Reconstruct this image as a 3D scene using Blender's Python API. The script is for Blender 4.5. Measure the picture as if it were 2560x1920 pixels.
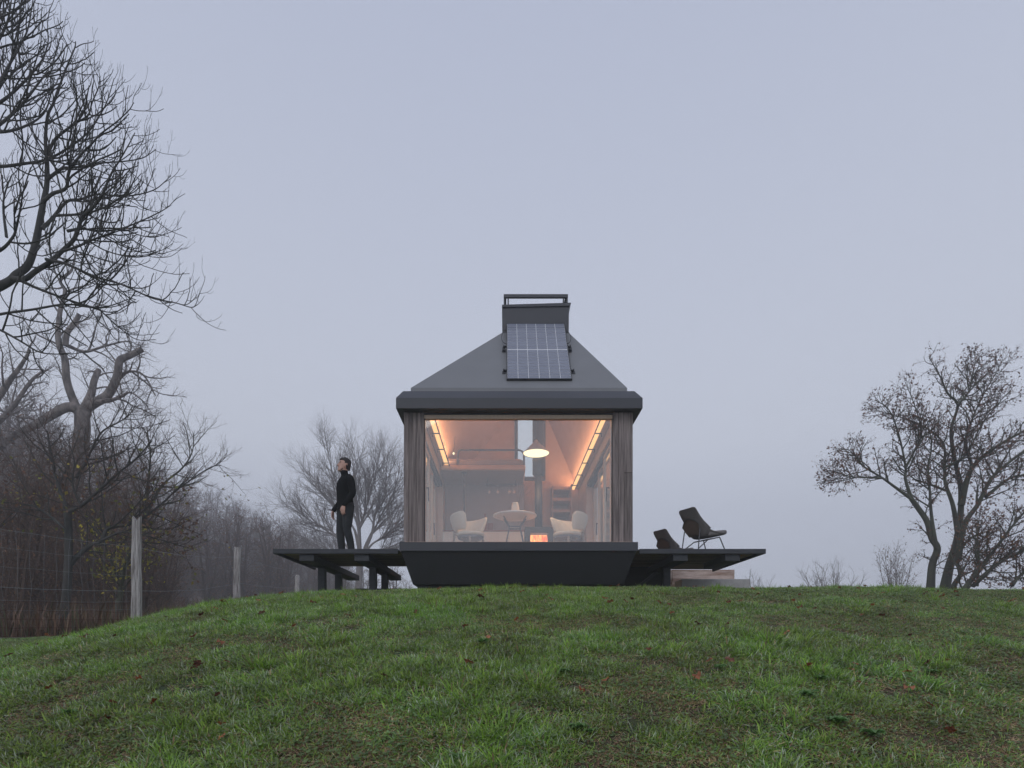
import bpy, bmesh, math, random
import numpy as np
from mathutils import Vector, Matrix, Euler

for _o in list(bpy.data.objects):
    bpy.data.objects.remove(_o)
SC = bpy.context.scene
COL = SC.collection
R = math.radians

# ------------------------------------------------------------------ camera, sky, sun, exposure
F = 1400.0            # focal length in pixels of the 2560 wide photograph
PX, PY = 1262.0, 1610.0
cam_data = bpy.data.cameras.new('camera')
cam_data.sensor_fit = 'HORIZONTAL'
cam_data.sensor_width = 36.0
cam_data.lens = F / 2560.0 * 36.0
cam_data.shift_x = (1280 - PX) / 2560.0
cam_data.shift_y = (PY - 960) / 2560.0
cam_data.clip_start = 0.05
cam_data.clip_end = 2000
cam = bpy.data.objects.new('camera', cam_data)
COL.objects.link(cam)
cam.location = (0, 0, 0)
cam.rotation_euler = (R(90), 0, 0)
SC.camera = cam

SUN_EL, SUN_ROT = R(38), R(200)
world = bpy.data.worlds.new('World')
SC.world = world
world.use_nodes = True
wn, wl = world.node_tree.nodes, world.node_tree.links
wn.clear()
w_out = wn.new('ShaderNodeOutputWorld')
w_bg = wn.new('ShaderNodeBackground')
w_bg.inputs['Strength'].default_value = 0.13
w_sky = wn.new('ShaderNodeTexSky')
w_sky.sky_type = 'NISHITA'
w_sky.sun_disc = False
w_sky.sun_elevation = SUN_EL
w_sky.sun_rotation = SUN_ROT
w_tc = wn.new('ShaderNodeTexCoord')
w_sep = wn.new('ShaderNodeSeparateXYZ')
w_ramp = wn.new('ShaderNodeValToRGB')          # overcast dome: even grey-blue, a little paler low down
w_ramp.color_ramp.elements[0].position = 0.0
w_ramp.color_ramp.elements[0].color = (0.47, 0.505, 0.60, 1)
w_ramp.color_ramp.elements[1].position = 0.75
w_ramp.color_ramp.elements[1].color = (0.385, 0.42, 0.53, 1)
e = w_ramp.color_ramp.elements.new(0.32)
e.color = (0.52, 0.55, 0.628, 1)
w_mul = wn.new('ShaderNodeVectorMath')
w_mul.operation = 'SCALE'
w_mul.inputs['Scale'].default_value = 10.0
w_mix = wn.new('ShaderNodeMix')
w_mix.data_type = 'RGBA'
w_mix.inputs[0].default_value = 0.93
wl.new(w_tc.outputs['Generated'], w_sep.inputs[0])
wl.new(w_sep.outputs['Z'], w_ramp.inputs['Fac'])
wl.new(w_ramp.outputs['Color'], w_mul.inputs[0])
wl.new(w_sky.outputs['Color'], w_mix.inputs[6])
wl.new(w_mul.outputs['Vector'], w_mix.inputs[7])
wl.new(w_mix.outputs[2], w_bg.inputs['Color'])
wl.new(w_bg.outputs[0], w_out.inputs['Surface'])

sun_data = bpy.data.lights.new('sun', 'SUN')
sun_data.energy = 0.5
sun_data.angle = R(40)
sun_data.color = (1.0, 0.95, 0.88)
sun = bpy.data.objects.new('sun', sun_data)
COL.objects.link(sun)
sun.rotation_euler = (R(90) - SUN_EL, 0, R(-20))

SC.view_settings.view_transform = 'Standard'
SC.view_settings.look = 'None'
SC.view_settings.exposure = 0.0
SC.view_settings.gamma = 1.0
SC.view_settings.use_curve_mapping = False
SC.render.engine = 'CYCLES'
cy = SC.cycles
cy.use_denoising = True
cy.denoiser = 'OPENIMAGEDENOISE'
cy.max_bounces = 8
cy.diffuse_bounces = 4
cy.glossy_bounces = 3
cy.transmission_bounces = 4
cy.transparent_max_bounces = 24
cy.volume_bounces = 2
cy.sample_clamp_indirect = 6.0
cy.caustics_reflective = False
cy.caustics_refractive = False


# ------------------------------------------------------------------ helpers
def W(px, py, d):
    """A point seen at pixel (px, py) of the photograph, d metres in front of the camera."""
    return ((px - PX) / F * d, d, (PY - py) / F * d)


INV = {}


def link(name, me, parent=None, mat=None):
    o = bpy.data.objects.new(name, me)
    COL.objects.link(o)
    if mat is not None and me is not None and hasattr(me, 'materials') and not len(me.materials):
        me.materials.append(mat)
    if parent is not None:
        o.parent = parent
        if parent.name in INV:
            o.matrix_parent_inverse = INV[parent.name]
    return o


def tag(o, label=None, cat=None, group=None, kind=None):
    for k, v in (('label', label), ('category', cat), ('group', group), ('kind', kind)):
        if v:
            o[k] = v
    return o


def thing(name, loc, label, cat, group=None):
    o = bpy.data.objects.new(name, None)
    o.empty_display_size = 0.2
    COL.objects.link(o)
    o.location = loc
    INV[o.name] = Matrix.Translation(-Vector(loc))
    return tag(o, label, cat, group)


def copy_tree(o, parent=None):
    c = o.copy()
    COL.objects.link(c)
    if parent is not None:
        c.parent = parent
    for ch in list(o.children):
        copy_tree(ch, c)
    return c


def mesh_np(name, verts, faces, smooth=False):
    """verts (N,3), faces (M,k) with one k."""
    verts = np.asarray(verts, dtype=np.float32)
    faces = np.asarray(faces, dtype=np.int32)
    me = bpy.data.meshes.new(name)
    me.vertices.add(len(verts))
    me.vertices.foreach_set('co', verts.ravel())
    k = faces.shape[1]
    me.loops.add(faces.size)
    me.loops.foreach_set('vertex_index', faces.ravel())
    me.polygons.add(len(faces))
    me.polygons.foreach_set('loop_start', np.arange(0, faces.size, k, dtype=np.int32))
    me.polygons.foreach_set('loop_total', np.full(len(faces), k, dtype=np.int32))
    if smooth:
        me.polygons.foreach_set('use_smooth', np.ones(len(faces), dtype=bool))
    me.update(calc_edges=True)
    return me


def colour_attr(me, cols, name='Col'):
    a = me.color_attributes.new(name, 'FLOAT_COLOR', 'POINT')
    c = np.ones((len(me.vertices), 4), dtype=np.float32)
    c[:, :3] = cols
    a.data.foreach_set('color', c.ravel())


def bm_obj(name, bm, mat, parent=None, smooth=False, bevel=0.0, seg=2):
    if bevel > 0:
        bmesh.ops.bevel(bm, geom=list(bm.edges), offset=bevel, segments=seg, profile=0.5, affect='EDGES', clamp_overlap=True)
    bmesh.ops.recalc_face_normals(bm, faces=list(bm.faces))
    me = bpy.data.meshes.new(name)
    bm.to_mesh(me)
    bm.free()
    if smooth:
        for p in me.polygons:
            p.use_smooth = True
    return link(name, me, parent, mat)


def bm_box(bm, x0, x1, y0, y1, z0, z1):
    vs = [bm.verts.new(p) for p in ((x0, y0, z0), (x1, y0, z0), (x1, y1, z0), (x0, y1, z0), (x0, y0, z1), (x1, y0, z1), (x1, y1, z1), (x0, y1, z1))]
    for f in ((0, 3, 2, 1), (4, 5, 6, 7), (0, 1, 5, 4), (1, 2, 6, 5), (2, 3, 7, 6), (3, 0, 4, 7)):
        bm.faces.new([vs[i] for i in f])


def box(name, x0, x1, y0, y1, z0, z1, mat, parent=None, bevel=0.004, seg=1):
    bm = bmesh.new()
    bm_box(bm, x0, x1, y0, y1, z0, z1)
    return bm_obj(name, bm, mat, parent, bevel=bevel, seg=seg)


def bm_prism(bm, poly_a, poly_b):
    a = [bm.verts.new(p) for p in poly_a]
    b = [bm.verts.new(p) for p in poly_b]
    n = len(a)
    bm.faces.new(a)
    bm.faces.new(list(reversed(b)))
    for i in range(n):
        bm.faces.new((a[i], b[i], b[(i + 1) % n], a[(i + 1) % n]))


def prism_y(name, poly, y0, y1, mat, parent=None, bevel=0.0):
    bm = bmesh.new()
    bm_prism(bm, [(x, y0, z) for x, z in poly], [(x, y1, z) for x, z in poly])
    return bm_obj(name, bm, mat, parent, bevel=bevel, seg=1)


def bm_rod(bm, p0, p1, r0, r1=None, n=10):
    r1 = r0 if r1 is None else r1
    p0, p1 = Vector(p0), Vector(p1)
    t = (p1 - p0).normalized()
    u = t.orthogonal().normalized()
    v = t.cross(u)
    A = [bm.verts.new(p0 + (u * math.cos(2 * math.pi * i / n) + v * math.sin(2 * math.pi * i / n)) * r0) for i in range(n)]
    B = [bm.verts.new(p1 + (u * math.cos(2 * math.pi * i / n) + v * math.sin(2 * math.pi * i / n)) * r1) for i in range(n)]
    for i in range(n):
        bm.faces.new((A[i], A[(i + 1) % n], B[(i + 1) % n], B[i]))
    bm.faces.new(A)
    bm.faces.new(B)


def rods(name, segs, r, mat, parent=None, n=10):
    bm = bmesh.new()
    for s in segs:
        bm_rod(bm, s[0], s[1], r, n=n)
    o = bm_obj(name, bm, mat, parent)
    return o


def lathe(name, prof, centre, mat, parent=None, n=32, smooth=True, caps=True):
    bm = bmesh.new()
    rings = []
    for r, z in prof:
        rings.append([bm.verts.new((centre[0] + r * math.cos(2 * math.pi * i / n), centre[1] + r * math.sin(2 * math.pi * i / n), centre[2] + z)) for i in range(n)])
    for a, b in zip(rings, rings[1:]):
        for i in range(n):
            bm.faces.new((a[i], a[(i + 1) % n], b[(i + 1) % n], b[i]))
    if caps:
        bm.faces.new(rings[0])
        bm.faces.new(rings[-1])
    return bm_obj(name, bm, mat, parent, smooth=smooth)


class Tubes:
    """Collects polylines with a radius per point and builds them as one mesh of tubes."""

    def __init__(self):
        self.p, self.r, self.n = [], [], []

    def add(self, pts, rad):
        self.p.extend(pts)
        self.r.extend(rad)
        self.n.append(len(pts))

    def build(self, name, mat, parent=None, sides=5, smooth=True):
        P = np.array(self.p, dtype=np.float64)
        Rr = np.array(self.r, dtype=np.float64)
        n = np.array(self.n)
        st = np.concatenate([[0], np.cumsum(n)[:-1]])
        en = st + n - 1
        nxt = np.arange(len(P)) + 1
        prv = np.arange(len(P)) - 1
        nxt[en] = en
        prv[st] = st
        T = P[nxt] - P[prv]
        T /= np.maximum(np.linalg.norm(T, axis=1, keepdims=True), 1e-9)
        mx = np.maximum.reduceat(np.abs(T), st, axis=0)
        ax = np.repeat(np.argmin(mx, axis=1), n)
        ref = np.eye(3)[ax]
        U = np.cross(T, ref)
        U /= np.maximum(np.linalg.norm(U, axis=1, keepdims=True), 1e-9)
        V = np.cross(T, U)
        an = 2 * np.pi * np.arange(sides) / sides
        verts = P[:, None, :] + Rr[:, None, None] * (np.cos(an)[None, :, None] * U[:, None, :] + np.sin(an)[None, :, None] * V[:, None, :])
        keep = np.ones(len(P), dtype=bool)
        keep[en] = False
        i = np.nonzero(keep)[0][:, None]
        k = np.arange(sides)[None, :]
        k2 = (k + 1) % sides
        quads = np.stack([i * sides + k, i * sides + k2, (i + 1) * sides + k2, (i + 1) * sides + k], axis=-1).reshape(-1, 4)
        me = mesh_np(name, verts.reshape(-1, 3), quads, smooth)
        return link(name, me, parent, mat)


def catmull(pts, per=6):
    """Smooth curve through pts (any tuple length)."""
    P = np.array(pts, dtype=float)
    Q = np.vstack([2 * P[0] - P[1], P, 2 * P[-1] - P[-2]])
    out = []
    for i in range(1, len(Q) - 2):
        for k in range(per):
            t = k / per
            out.append(0.5 * ((2 * Q[i]) + (-Q[i - 1] + Q[i + 1]) * t + (2 * Q[i - 1] - 5 * Q[i] + 4 * Q[i + 1] - Q[i + 2]) * t * t + (-Q[i - 1] + 3 * Q[i] - 3 * Q[i + 1] + Q[i + 2]) * t ** 3))
    out.append(P[-1])
    return np.array(out)


def vnoise(x, y, seed=0, scale=1.0):
    """Smooth value noise in 0..1 for arrays."""
    x = np.asarray(x, dtype=float) / scale
    y = np.asarray(y, dtype=float) / scale
    xi, yi = np.floor(x), np.floor(y)
    fx, fy = x - xi, y - yi
    fx, fy = fx * fx * (3 - 2 * fx), fy * fy * (3 - 2 * fy)

    def h(a, b):
        s = np.sin(a * 127.1 + b * 311.7 + seed * 74.7) * 43758.5453
        return s - np.floor(s)
    return (h(xi, yi) * (1 - fx) + h(xi + 1, yi) * fx) * (1 - fy) + (h(xi, yi + 1) * (1 - fx) + h(xi + 1, yi + 1) * fx) * fy


# ------------------------------------------------------------------ materials
def mat(name, col, rough=0.6, metal=0.0, var=0.0, vscale=(6, 6, 6), col2=None, bump=0.0, bscale=40.0, rand=0.0, spec=None, detail=5.0, attr=None, sheen=0.0):
    m = bpy.data.materials.new(name)
    m.use_nodes = True
    nt = m.node_tree
    N, L = nt.nodes, nt.links
    b = N['Principled BSDF']
    b.inputs['Roughness'].default_value = rough
    b.inputs['Metallic'].default_value = metal
    if spec is not None:
        b.inputs['Specular IOR Level'].default_value = spec
    if sheen:
        b.inputs['Sheen Weight'].default_value = sheen
    tc = N.new('ShaderNodeTexCoord')
    mp = N.new('ShaderNodeMapping')
    L.new(tc.outputs['Object'], mp.inputs['Vector'])
    mp.inputs['Scale'].default_value = vscale
    oi = None
    if rand:
        oi = N.new('ShaderNodeObjectInfo')
        mm = N.new('ShaderNodeMath')
        mm.operation = 'MULTIPLY'
        mm.inputs[1].default_value = 37.0
        L.new(oi.outputs['Random'], mm.inputs[0])
        L.new(mm.outputs[0], mp.inputs['Location'])
    c1 = (*col, 1)
    c2 = (*(col2 if col2 is not None else [c * (1 - var) for c in col]), 1)
    no = N.new('ShaderNodeTexNoise')
    no.inputs['Scale'].default_value = 1.0
    no.inputs['Detail'].default_value = detail
    no.inputs['Roughness'].default_value = 0.62
    L.new(mp.outputs[0], no.inputs['Vector'])
    if attr:
        at = N.new('ShaderNodeAttribute')
        at.attribute_name = attr
        src = at.outputs['Color']
    else:
        rp = N.new('ShaderNodeValToRGB')
        rp.color_ramp.elements[0].position = 0.32
        rp.color_ramp.elements[0].color = c2
        rp.color_ramp.elements[1].position = 0.68
        rp.color_ramp.elements[1].color = c1
        L.new(no.outputs['Fac'], rp.inputs['Fac'])
        src = rp.outputs['Color']
    if rand:
        hs = N.new('ShaderNodeHueSaturation')
        mr = N.new('ShaderNodeMapRange')
        mr.inputs['To Min'].default_value = 1 - rand
        mr.inputs['To Max'].default_value = 1 + rand
        L.new(oi.outputs['Random'], mr.inputs['Value'])
        L.new(mr.outputs[0], hs.inputs['Value'])
        L.new(src, hs.inputs['Color'])
        src = hs.outputs['Color']
    L.new(src, b.inputs['Base Color'])
    if bump:
        n2 = N.new('ShaderNodeTexNoise')
        n2.inputs['Scale'].default_value = bscale
        n2.inputs['Detail'].default_value = 4
        L.new(tc.outputs['Object'] if bscale > 1 else mp.outputs[0], n2.inputs['Vector'])
        if bscale <= 1:
            n2.inputs['Scale'].default_value = 1.0
        bp = N.new('ShaderNodeBump')
        bp.inputs['Strength'].default_value = bump
        bp.inputs['Distance'].default_value = 0.01
        L.new(n2.outputs['Fac'], bp.inputs['Height'])
        L.new(bp.outputs[0], b.inputs['Normal'])
    return m


def emit_mat(name, col, strength):
    m = bpy.data.materials.new(name)
    m.use_nodes = True
    nt = m.node_tree
    nt.nodes.clear()
    o = nt.nodes.new('ShaderNodeOutputMaterial')
    em = nt.nodes.new('ShaderNodeEmission')
    em.inputs['Color'].default_value = (*col, 1)
    em.inputs['Strength'].default_value = strength
    nt.links.new(em.outputs[0], o.inputs['Surface'])
    return m


def glass_mat(name, f0, tint=(1, 1, 1)):
    """Clear pane: straight-through transparency plus a mirror share that grows at grazing angles."""
    m = bpy.data.materials.new(name)
    m.use_nodes = True
    nt = m.node_tree
    N, L = nt.nodes, nt.links
    N.clear()
    o = N.new('ShaderNodeOutputMaterial')
    tr = N.new('ShaderNodeBsdfTransparent')
    tr.inputs['Color'].default_value = (*tint, 1)
    gl = N.new('ShaderNodeBsdfGlossy')
    gl.inputs['Roughness'].default_value = 0.02
    gl.inputs['Color'].default_value = (1, 1, 1, 1)
    lw = N.new('ShaderNodeLayerWeight')
    lw.inputs['Blend'].default_value = 0.5
    pw = N.new('ShaderNodeMath')
    pw.operation = 'POWER'
    pw.inputs[1].default_value = 5.0
    ma = N.new('ShaderNodeMath')
    ma.operation = 'MULTIPLY_ADD'
    ma.inputs[1].default_value = 1 - f0
    ma.inputs[2].default_value = f0
    mx = N.new('ShaderNodeMixShader')
    L.new(lw.outputs['Facing'], pw.inputs[0])
    L.new(pw.outputs[0], ma.inputs[0])
    L.new(ma.outputs[0], mx.inputs[0])
    L.new(tr.outputs[0], mx.inputs[1])
    L.new(gl.outputs[0], mx.inputs[2])
    L.new(mx.outputs[0], o.inputs['Surface'])
    return m


def add_translucent(m, share, colour):
    nt = m.node_tree
    b = nt.nodes['Principled BSDF']
    out = [n for n in nt.nodes if n.type == 'OUTPUT_MATERIAL'][0]
    tr = nt.nodes.new('ShaderNodeBsdfTranslucent')
    tr.inputs['Color'].default_value = (*colour, 1)
    mx = nt.nodes.new('ShaderNodeMixShader')
    mx.inputs[0].default_value = share
    nt.links.new(b.outputs[0], mx.inputs[1])
    nt.links.new(tr.outputs[0], mx.inputs[2])
    nt.links.new(mx.outputs[0], out.inputs['Surface'])


M = {}
M['roof_metal'] = mat('roof_metal', (0.19, 0.195, 0.205), 0.55, 0.0, 0.10, (2, 2, 2), bump=0.03, bscale=3)
M['trim_metal'] = mat('trim_metal', (0.04, 0.043, 0.053), 0.5, 0.0, 0.08, (3, 3, 3))
M['hull_metal'] = mat('hull_metal', (0.008, 0.0095, 0.011), 0.6, 0.0, 0.12, (2, 2, 2), spec=0.25)
M['dark_metal'] = mat('dark_metal', (0.05, 0.053, 0.062), 0.45)
M['black_wood'] = mat('black_wood', (0.03, 0.032, 0.037), 0.75, 0.0, 0.35, (3, 30, 30), bump=0.15, bscale=0.5, rand=0.12)
M['deck_fascia'] = mat('deck_fascia', (0.04, 0.043, 0.052), 0.7, 0.0, 0.25, (3, 40, 40), rand=0.1)
M['under_board'] = mat('under_board', (0.27, 0.19, 0.095), 0.75, 0.0, 0.0, (2, 30, 30), col2=(0.12, 0.085, 0.05), bump=0.15, bscale=0.5, rand=0.25)
M['grey_cladding'] = mat('grey_cladding', (0.27, 0.225, 0.215), 0.8, 0.0, 0.0, (45, 45, 1.6), col2=(0.07, 0.056, 0.054), bump=0.25, bscale=0.5, rand=0.22)
M['pale_wood'] = mat('pale_wood', (0.62, 0.45, 0.34), 0.6, 0.0, 0.0, (20, 20, 1.2), col2=(0.52, 0.36, 0.26), rand=0.05)
M['plywood'] = mat('plywood', (0.62, 0.46, 0.36), 0.65, 0.0, 0.0, (2.5, 2.5, 6), col2=(0.54, 0.39, 0.3))
M['frame_wood'] = mat('frame_wood', (0.6, 0.47, 0.37), 0.55, 0.0, 0.0, (30, 30, 1.5), col2=(0.5, 0.38, 0.3))
M['white_front'] = mat('white_front', (0.7, 0.64, 0.58), 0.5, 0.0, 0.05)
M['kitchen_grey'] = mat('kitchen_grey', (0.36, 0.32, 0.31), 0.55, 0.0, 0.08)
M['boucle'] = mat('boucle', (0.72, 0.67, 0.57), 0.95, 0.0, 0.18, (60, 60, 60), bump=0.6, bscale=160, sheen=0.3)
M['seat_base'] = mat('seat_base', (0.16, 0.15, 0.16), 0.7)
M['chair_wood'] = mat('chair_wood', (0.33, 0.24, 0.18), 0.6, 0.0, 0.25, (30, 30, 3))
M['white_top'] = mat('white_top', (0.75, 0.73, 0.71), 0.4)
M['stove_iron'] = mat('stove_iron', (0.03, 0.032, 0.038), 0.55, 0.0, 0.1)
M['ceramic'] = mat('ceramic', (0.78, 0.66, 0.53), 0.5, 0.0, 0.08, (9, 9, 9))
M['linen'] = mat('linen', (0.55, 0.42, 0.34), 0.95, 0.0, 0.25, (7, 7, 7), bump=0.3, bscale=30)
M['lamp_shade'] = mat('lamp_shade', (0.4, 0.37, 0.35), 0.45)
M['board_wood'] = mat('board_wood', (0.3, 0.13, 0.1), 0.6, 0.0, 0.3, (12, 12, 2))
M['white_line'] = mat('white_line', (0.85, 0.86, 0.88), 0.4)
M['solar_cell'] = mat('solar_cell', (0.2, 0.215, 0.27), 0.22, 0.0, 0.06, (8, 8, 8), rand=0.05)
M['silver'] = mat('silver', (0.5, 0.5, 0.53), 0.35, 0.8)
M['chair_weave'] = mat('chair_weave', (0.2, 0.185, 0.18), 0.8, 0.0, 0.25, (90, 90, 90), bump=0.4, bscale=180)
M['chair_back_inset'] = mat('chair_back_inset', (0.25, 0.185, 0.155), 0.85, 0.0, 0.3, (40, 40, 90), bump=0.4, bscale=180)
M['chair_tube'] = mat('chair_tube', (0.06, 0.062, 0.07), 0.4)
M['timber_block'] = mat('timber_block', (0.58, 0.48, 0.43), 0.85, 0.0, 0.0, (2.0, 10, 16), col2=(0.2, 0.12, 0.085), bump=0.35, bscale=0.5, rand=0.12)
M['concrete'] = mat('concrete', (0.42, 0.41, 0.41), 0.9, 0.0, 0.25, (7, 7, 7), bump=0.2, bscale=30)
M['post_wood'] = mat('post_wood', (0.62, 0.59, 0.58), 0.9, 0.0, 0.0, (34, 34, 2.6), col2=(0.13, 0.11, 0.1), bump=0.7, bscale=0.5, rand=0.15)
M['wire'] = mat('wire', (0.3, 0.33, 0.35), 0.5, 0.4)
M['rusty_wire'] = mat('rusty_wire', (0.09, 0.03, 0.02), 0.85, 0.1, 0.3, (30, 30, 30))
M['skin'] = mat('skin', (0.56, 0.33, 0.255), 0.5, 0.0, 0.12, (30, 30, 30))
M['hair'] = mat('hair', (0.025, 0.017, 0.013), 0.6, 0.0, 0.3, (60, 60, 60), bump=0.6, bscale=120)
M['beard'] = mat('beard', (0.2, 0.115, 0.085), 0.8, 0.0, 0.3, (150, 150, 150), bump=0.5, bscale=200)
M['knit'] = mat('knit', (0.007, 0.0075, 0.009), 0.95, 0.0, 0.3, (70, 70, 70), bump=0.5, bscale=120, spec=0.15)
M['denim'] = mat('denim', (0.022, 0.026, 0.03), 0.85, 0.0, 0.35, (14, 14, 14), bump=0.5, bscale=22)
M['leather'] = mat('leather', (0.015, 0.015, 0.016), 0.4)
M['eye'] = mat('eye', (0.03, 0.025, 0.02), 0.2)
M['bark_dark'] = mat('bark_dark', (0.075, 0.07, 0.066), 0.95, 0.0, 0.0, (7, 7, 3), col2=(0.03, 0.032, 0.03), bump=0.5, bscale=40)
M['bark_green'] = mat('bark_green', (0.085, 0.09, 0.06), 0.95, 0.0, 0.0, (5, 5, 2), col2=(0.04, 0.038, 0.034), bump=0.5, bscale=30)
M['bark_pale'] = mat('bark_pale', (0.24, 0.205, 0.185), 0.9, 0.0, 0.0, (4.5, 4.5, 1.8), col2=(0.045, 0.04, 0.038), bump=0.9, bscale=9)
M['bark_mist'] = mat('bark_mist', (0.27, 0.245, 0.235), 0.95, 0.0, 0.3, (6, 6, 3))  # paler bark with the fog's lightening put into its colour
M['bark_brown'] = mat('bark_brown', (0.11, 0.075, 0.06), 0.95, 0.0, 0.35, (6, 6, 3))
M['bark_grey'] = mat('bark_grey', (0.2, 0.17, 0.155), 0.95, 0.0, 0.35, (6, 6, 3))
M['leaf_col'] = mat('leaf_col', (1, 1, 1), 0.7, attr='Col')


# ------------------------------------------------------------------ terrain
DX = [-60, -30, -16, -11, -8.5, -7.4, -6.4, -5.4, -4.6, -3.9, -3.3, -2.4, -1.2, 20, 60]
DV = [1.6, 1.3, 1.05, 0.88, 0.79, 0.74, 0.69, 0.60, 0.40, 0.21, 0.11, 0.03, 0.0, 0.0, 0.0]
CREST = 10.3


def ground_z(x, y):
    x = np.asarray(x, dtype=float)
    y = np.asarray(y, dtype=float)
    c = 1.6 / 67.2
    b = 0.1 + 2 * c * 8.2
    yy = np.minimum(y, CREST)
    near = -1.6 + b * np.maximum(yy, -2) - c * np.maximum(yy, -2) ** 2
    near = np.where(y < -2, near + (y + 2) * 0.25, near)
    far = 0.065 * np.maximum(y - 13, 0) ** 2 / (np.maximum(y - 13, 0) + 2.0)
    far = np.where(y > 110, far - (y - 110) * 0.04, far)
    hill = np.interp(x, [-200, -120, -80, -68, -48, -31], [40, 33, 21, 13.5, 5.5, 0]) * np.clip((y - 45) / 75, 0, 1) ** 1.3
    far = far + hill
    w = np.interp(y, [6, 10, 14, 20, 60], [1, 1, 0.7, 0.3, 0.3])
    d = np.interp(x, DX, DV)
    bump = (vnoise(x, y, 3, 1.7) - 0.5) * 0.05 + (vnoise(x, y, 5, 0.5) - 0.5) * 0.02
    return near + far - d * w + bump - 0.035


def gz(x, y):
    return float(ground_z(x, y))


def dry_patch(x, y):
    """0 lush .. 1 dry: where the turf is brown and mossy."""
    n = 0.32 * vnoise(x, y, 11, 0.7) + 0.33 * vnoise(x, y, 12, 0.26) + 0.2 * vnoise(x, y, 14, 0.11) + 0.15 * vnoise(x, y, 13, 2.0)
    n = n + 0.09 * np.clip((np.asarray(x) - 0.4) / 3.0, -0.5, 1)
    return np.clip((n - 0.485) / 0.17, 0, 1)


ys = np.unique(np.concatenate([np.linspace(-40, 0, 21), np.linspace(0, 14, 113), np.linspace(14, 40, 53), np.linspace(40, 290, 51)]))
xs = np.unique(np.concatenate([np.linspace(-300, -20, 41), np.linspace(-20, 20, 161), np.linspace(20, 300, 41)]))
XX, YY = np.meshgrid(xs, ys)
gv = np.stack([XX, YY, ground_z(XX, YY)], axis=-1).reshape(-1, 3)
nx, ny = len(xs), len(ys)
ii = (np.arange(ny - 1)[:, None] * nx + np.arange(nx - 1)[None, :]).ravel()
gq = np.stack([ii, ii + 1, ii + 1 + nx, ii + nx], axis=1)
gm = mesh_np('ground', gv, gq, True)
dp = dry_patch(gv[:, 0], gv[:, 1])[:, None]
gc = (1 - dp) * np.array([0.03, 0.045, 0.015]) + dp * np.array([0.075, 0.055, 0.03])
wood = np.clip((-(gv[:, 0]) - 5.6) / 1.0, 0, 1) * np.clip((gv[:, 1] - 8.8) / 1.2, 0, 1)
wood = np.maximum(wood, np.clip((gv[:, 1] - 20) / 3, 0, 1))[:, None]
gc = (1 - wood) * gc + wood * np.array([0.075, 0.045, 0.03])
colour_attr(gm, gc)
M['soil'] = mat('soil', (1, 1, 1), 0.95, attr='Col', bump=0.8, bscale=25)
ground = link('ground', gm, None, M['soil'])
tag(ground, 'grassy hilltop ground rising to the cabin and on to the wood', None, None, 'structure')

# ------------------------------------------------------------------ haze: one closed box round everything
hz = box('haze', -290, 290, -38, 275, -16, 64, None, None, bevel=0)
hm = bpy.data.materials.new('haze_air')
hm.use_nodes = True
hm.node_tree.nodes.clear()
h_out = hm.node_tree.nodes.new('ShaderNodeOutputMaterial')
h_vol = hm.node_tree.nodes.new('ShaderNodeVolumePrincipled')
h_vol.inputs['Color'].default_value = (0.93, 0.94, 0.97, 1)
h_vol.inputs['Density'].default_value = 0.0036
h_vol.inputs['Anisotropy'].default_value = 0.3
hm.node_tree.links.new(h_vol.outputs[0], h_out.inputs['Volume'])
hz.data.materials.append(hm)
tag(hz, 'thin evening fog hanging over the hill and the wood', None, None, 'stuff')


# ------------------------------------------------------------------ grass
def grass_material(name):
    m = mat(name, (1, 1, 1), 0.42, attr='Col', spec=0.4)
    nt = m.node_tree
    N, L = nt.nodes, nt.links
    b = N['Principled BSDF']
    src = b.inputs['Base Color'].links[0].from_socket
    geo = N.new('ShaderNodeNewGeometry')
    cols = []
    for sc_, seed in ((1.3, 0.0), (4.5, 7.0)):
        no = N.new('ShaderNodeTexNoise')
        no.inputs['Scale'].default_value = sc_
        no.inputs['Detail'].default_value = 3
        mp = N.new('ShaderNodeMapping')
        mp.inputs['Location'].default_value = (seed, seed, 0)
        L.new(geo.outputs['Position'], mp.inputs['Vector'])
        L.new(mp.outputs[0], no.inputs['Vector'])
        cols.append(no)
    ad = N.new('ShaderNodeMath')
    ad.operation = 'ADD'
    L.new(cols[0].outputs['Fac'], ad.inputs[0])
    L.new(cols[1].outputs['Fac'], ad.inputs[1])
    mr = N.new('ShaderNodeMapRange')
    mr.inputs['From Min'].default_value = 0.75
    mr.inputs['From Max'].default_value = 1.25
    mr.inputs['To Min'].default_value = 0.72
    mr.inputs['To Max'].default_value = 1.28
    L.new(ad.outputs[0], mr.inputs['Value'])
    hs = N.new('ShaderNodeHueSaturation')
    L.new(src, hs.inputs['Color'])
    L.new(mr.outputs[0], hs.inputs['Value'])
    m2 = N.new('ShaderNodeMapRange')
    m2.inputs['From Min'].default_value = 0.3
    m2.inputs['From Max'].default_value = 0.7
    m2.inputs['To Min'].default_value = 0.485
    m2.inputs['To Max'].default_value = 0.515
    L.new(cols[0].outputs['Fac'], m2.inputs['Value'])
    L.new(m2.outputs[0], hs.inputs['Hue'])
    L.new(hs.outputs[0], b.inputs['Base Color'])
    tr = N.new('ShaderNodeBsdfTranslucent')
    L.new(hs.outputs[0], tr.inputs['Color'])
    mx = N.new('ShaderNodeMixShader')
    mx.inputs[0].default_value = 0.3
    out = [n for n in N if n.type == 'OUTPUT_MATERIAL'][0]
    L.new(b.outputs[0], mx.inputs[1])
    L.new(tr.outputs[0], mx.inputs[2])
    L.new(mx.outputs[0], out.inputs['Surface'])
    return m


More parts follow.
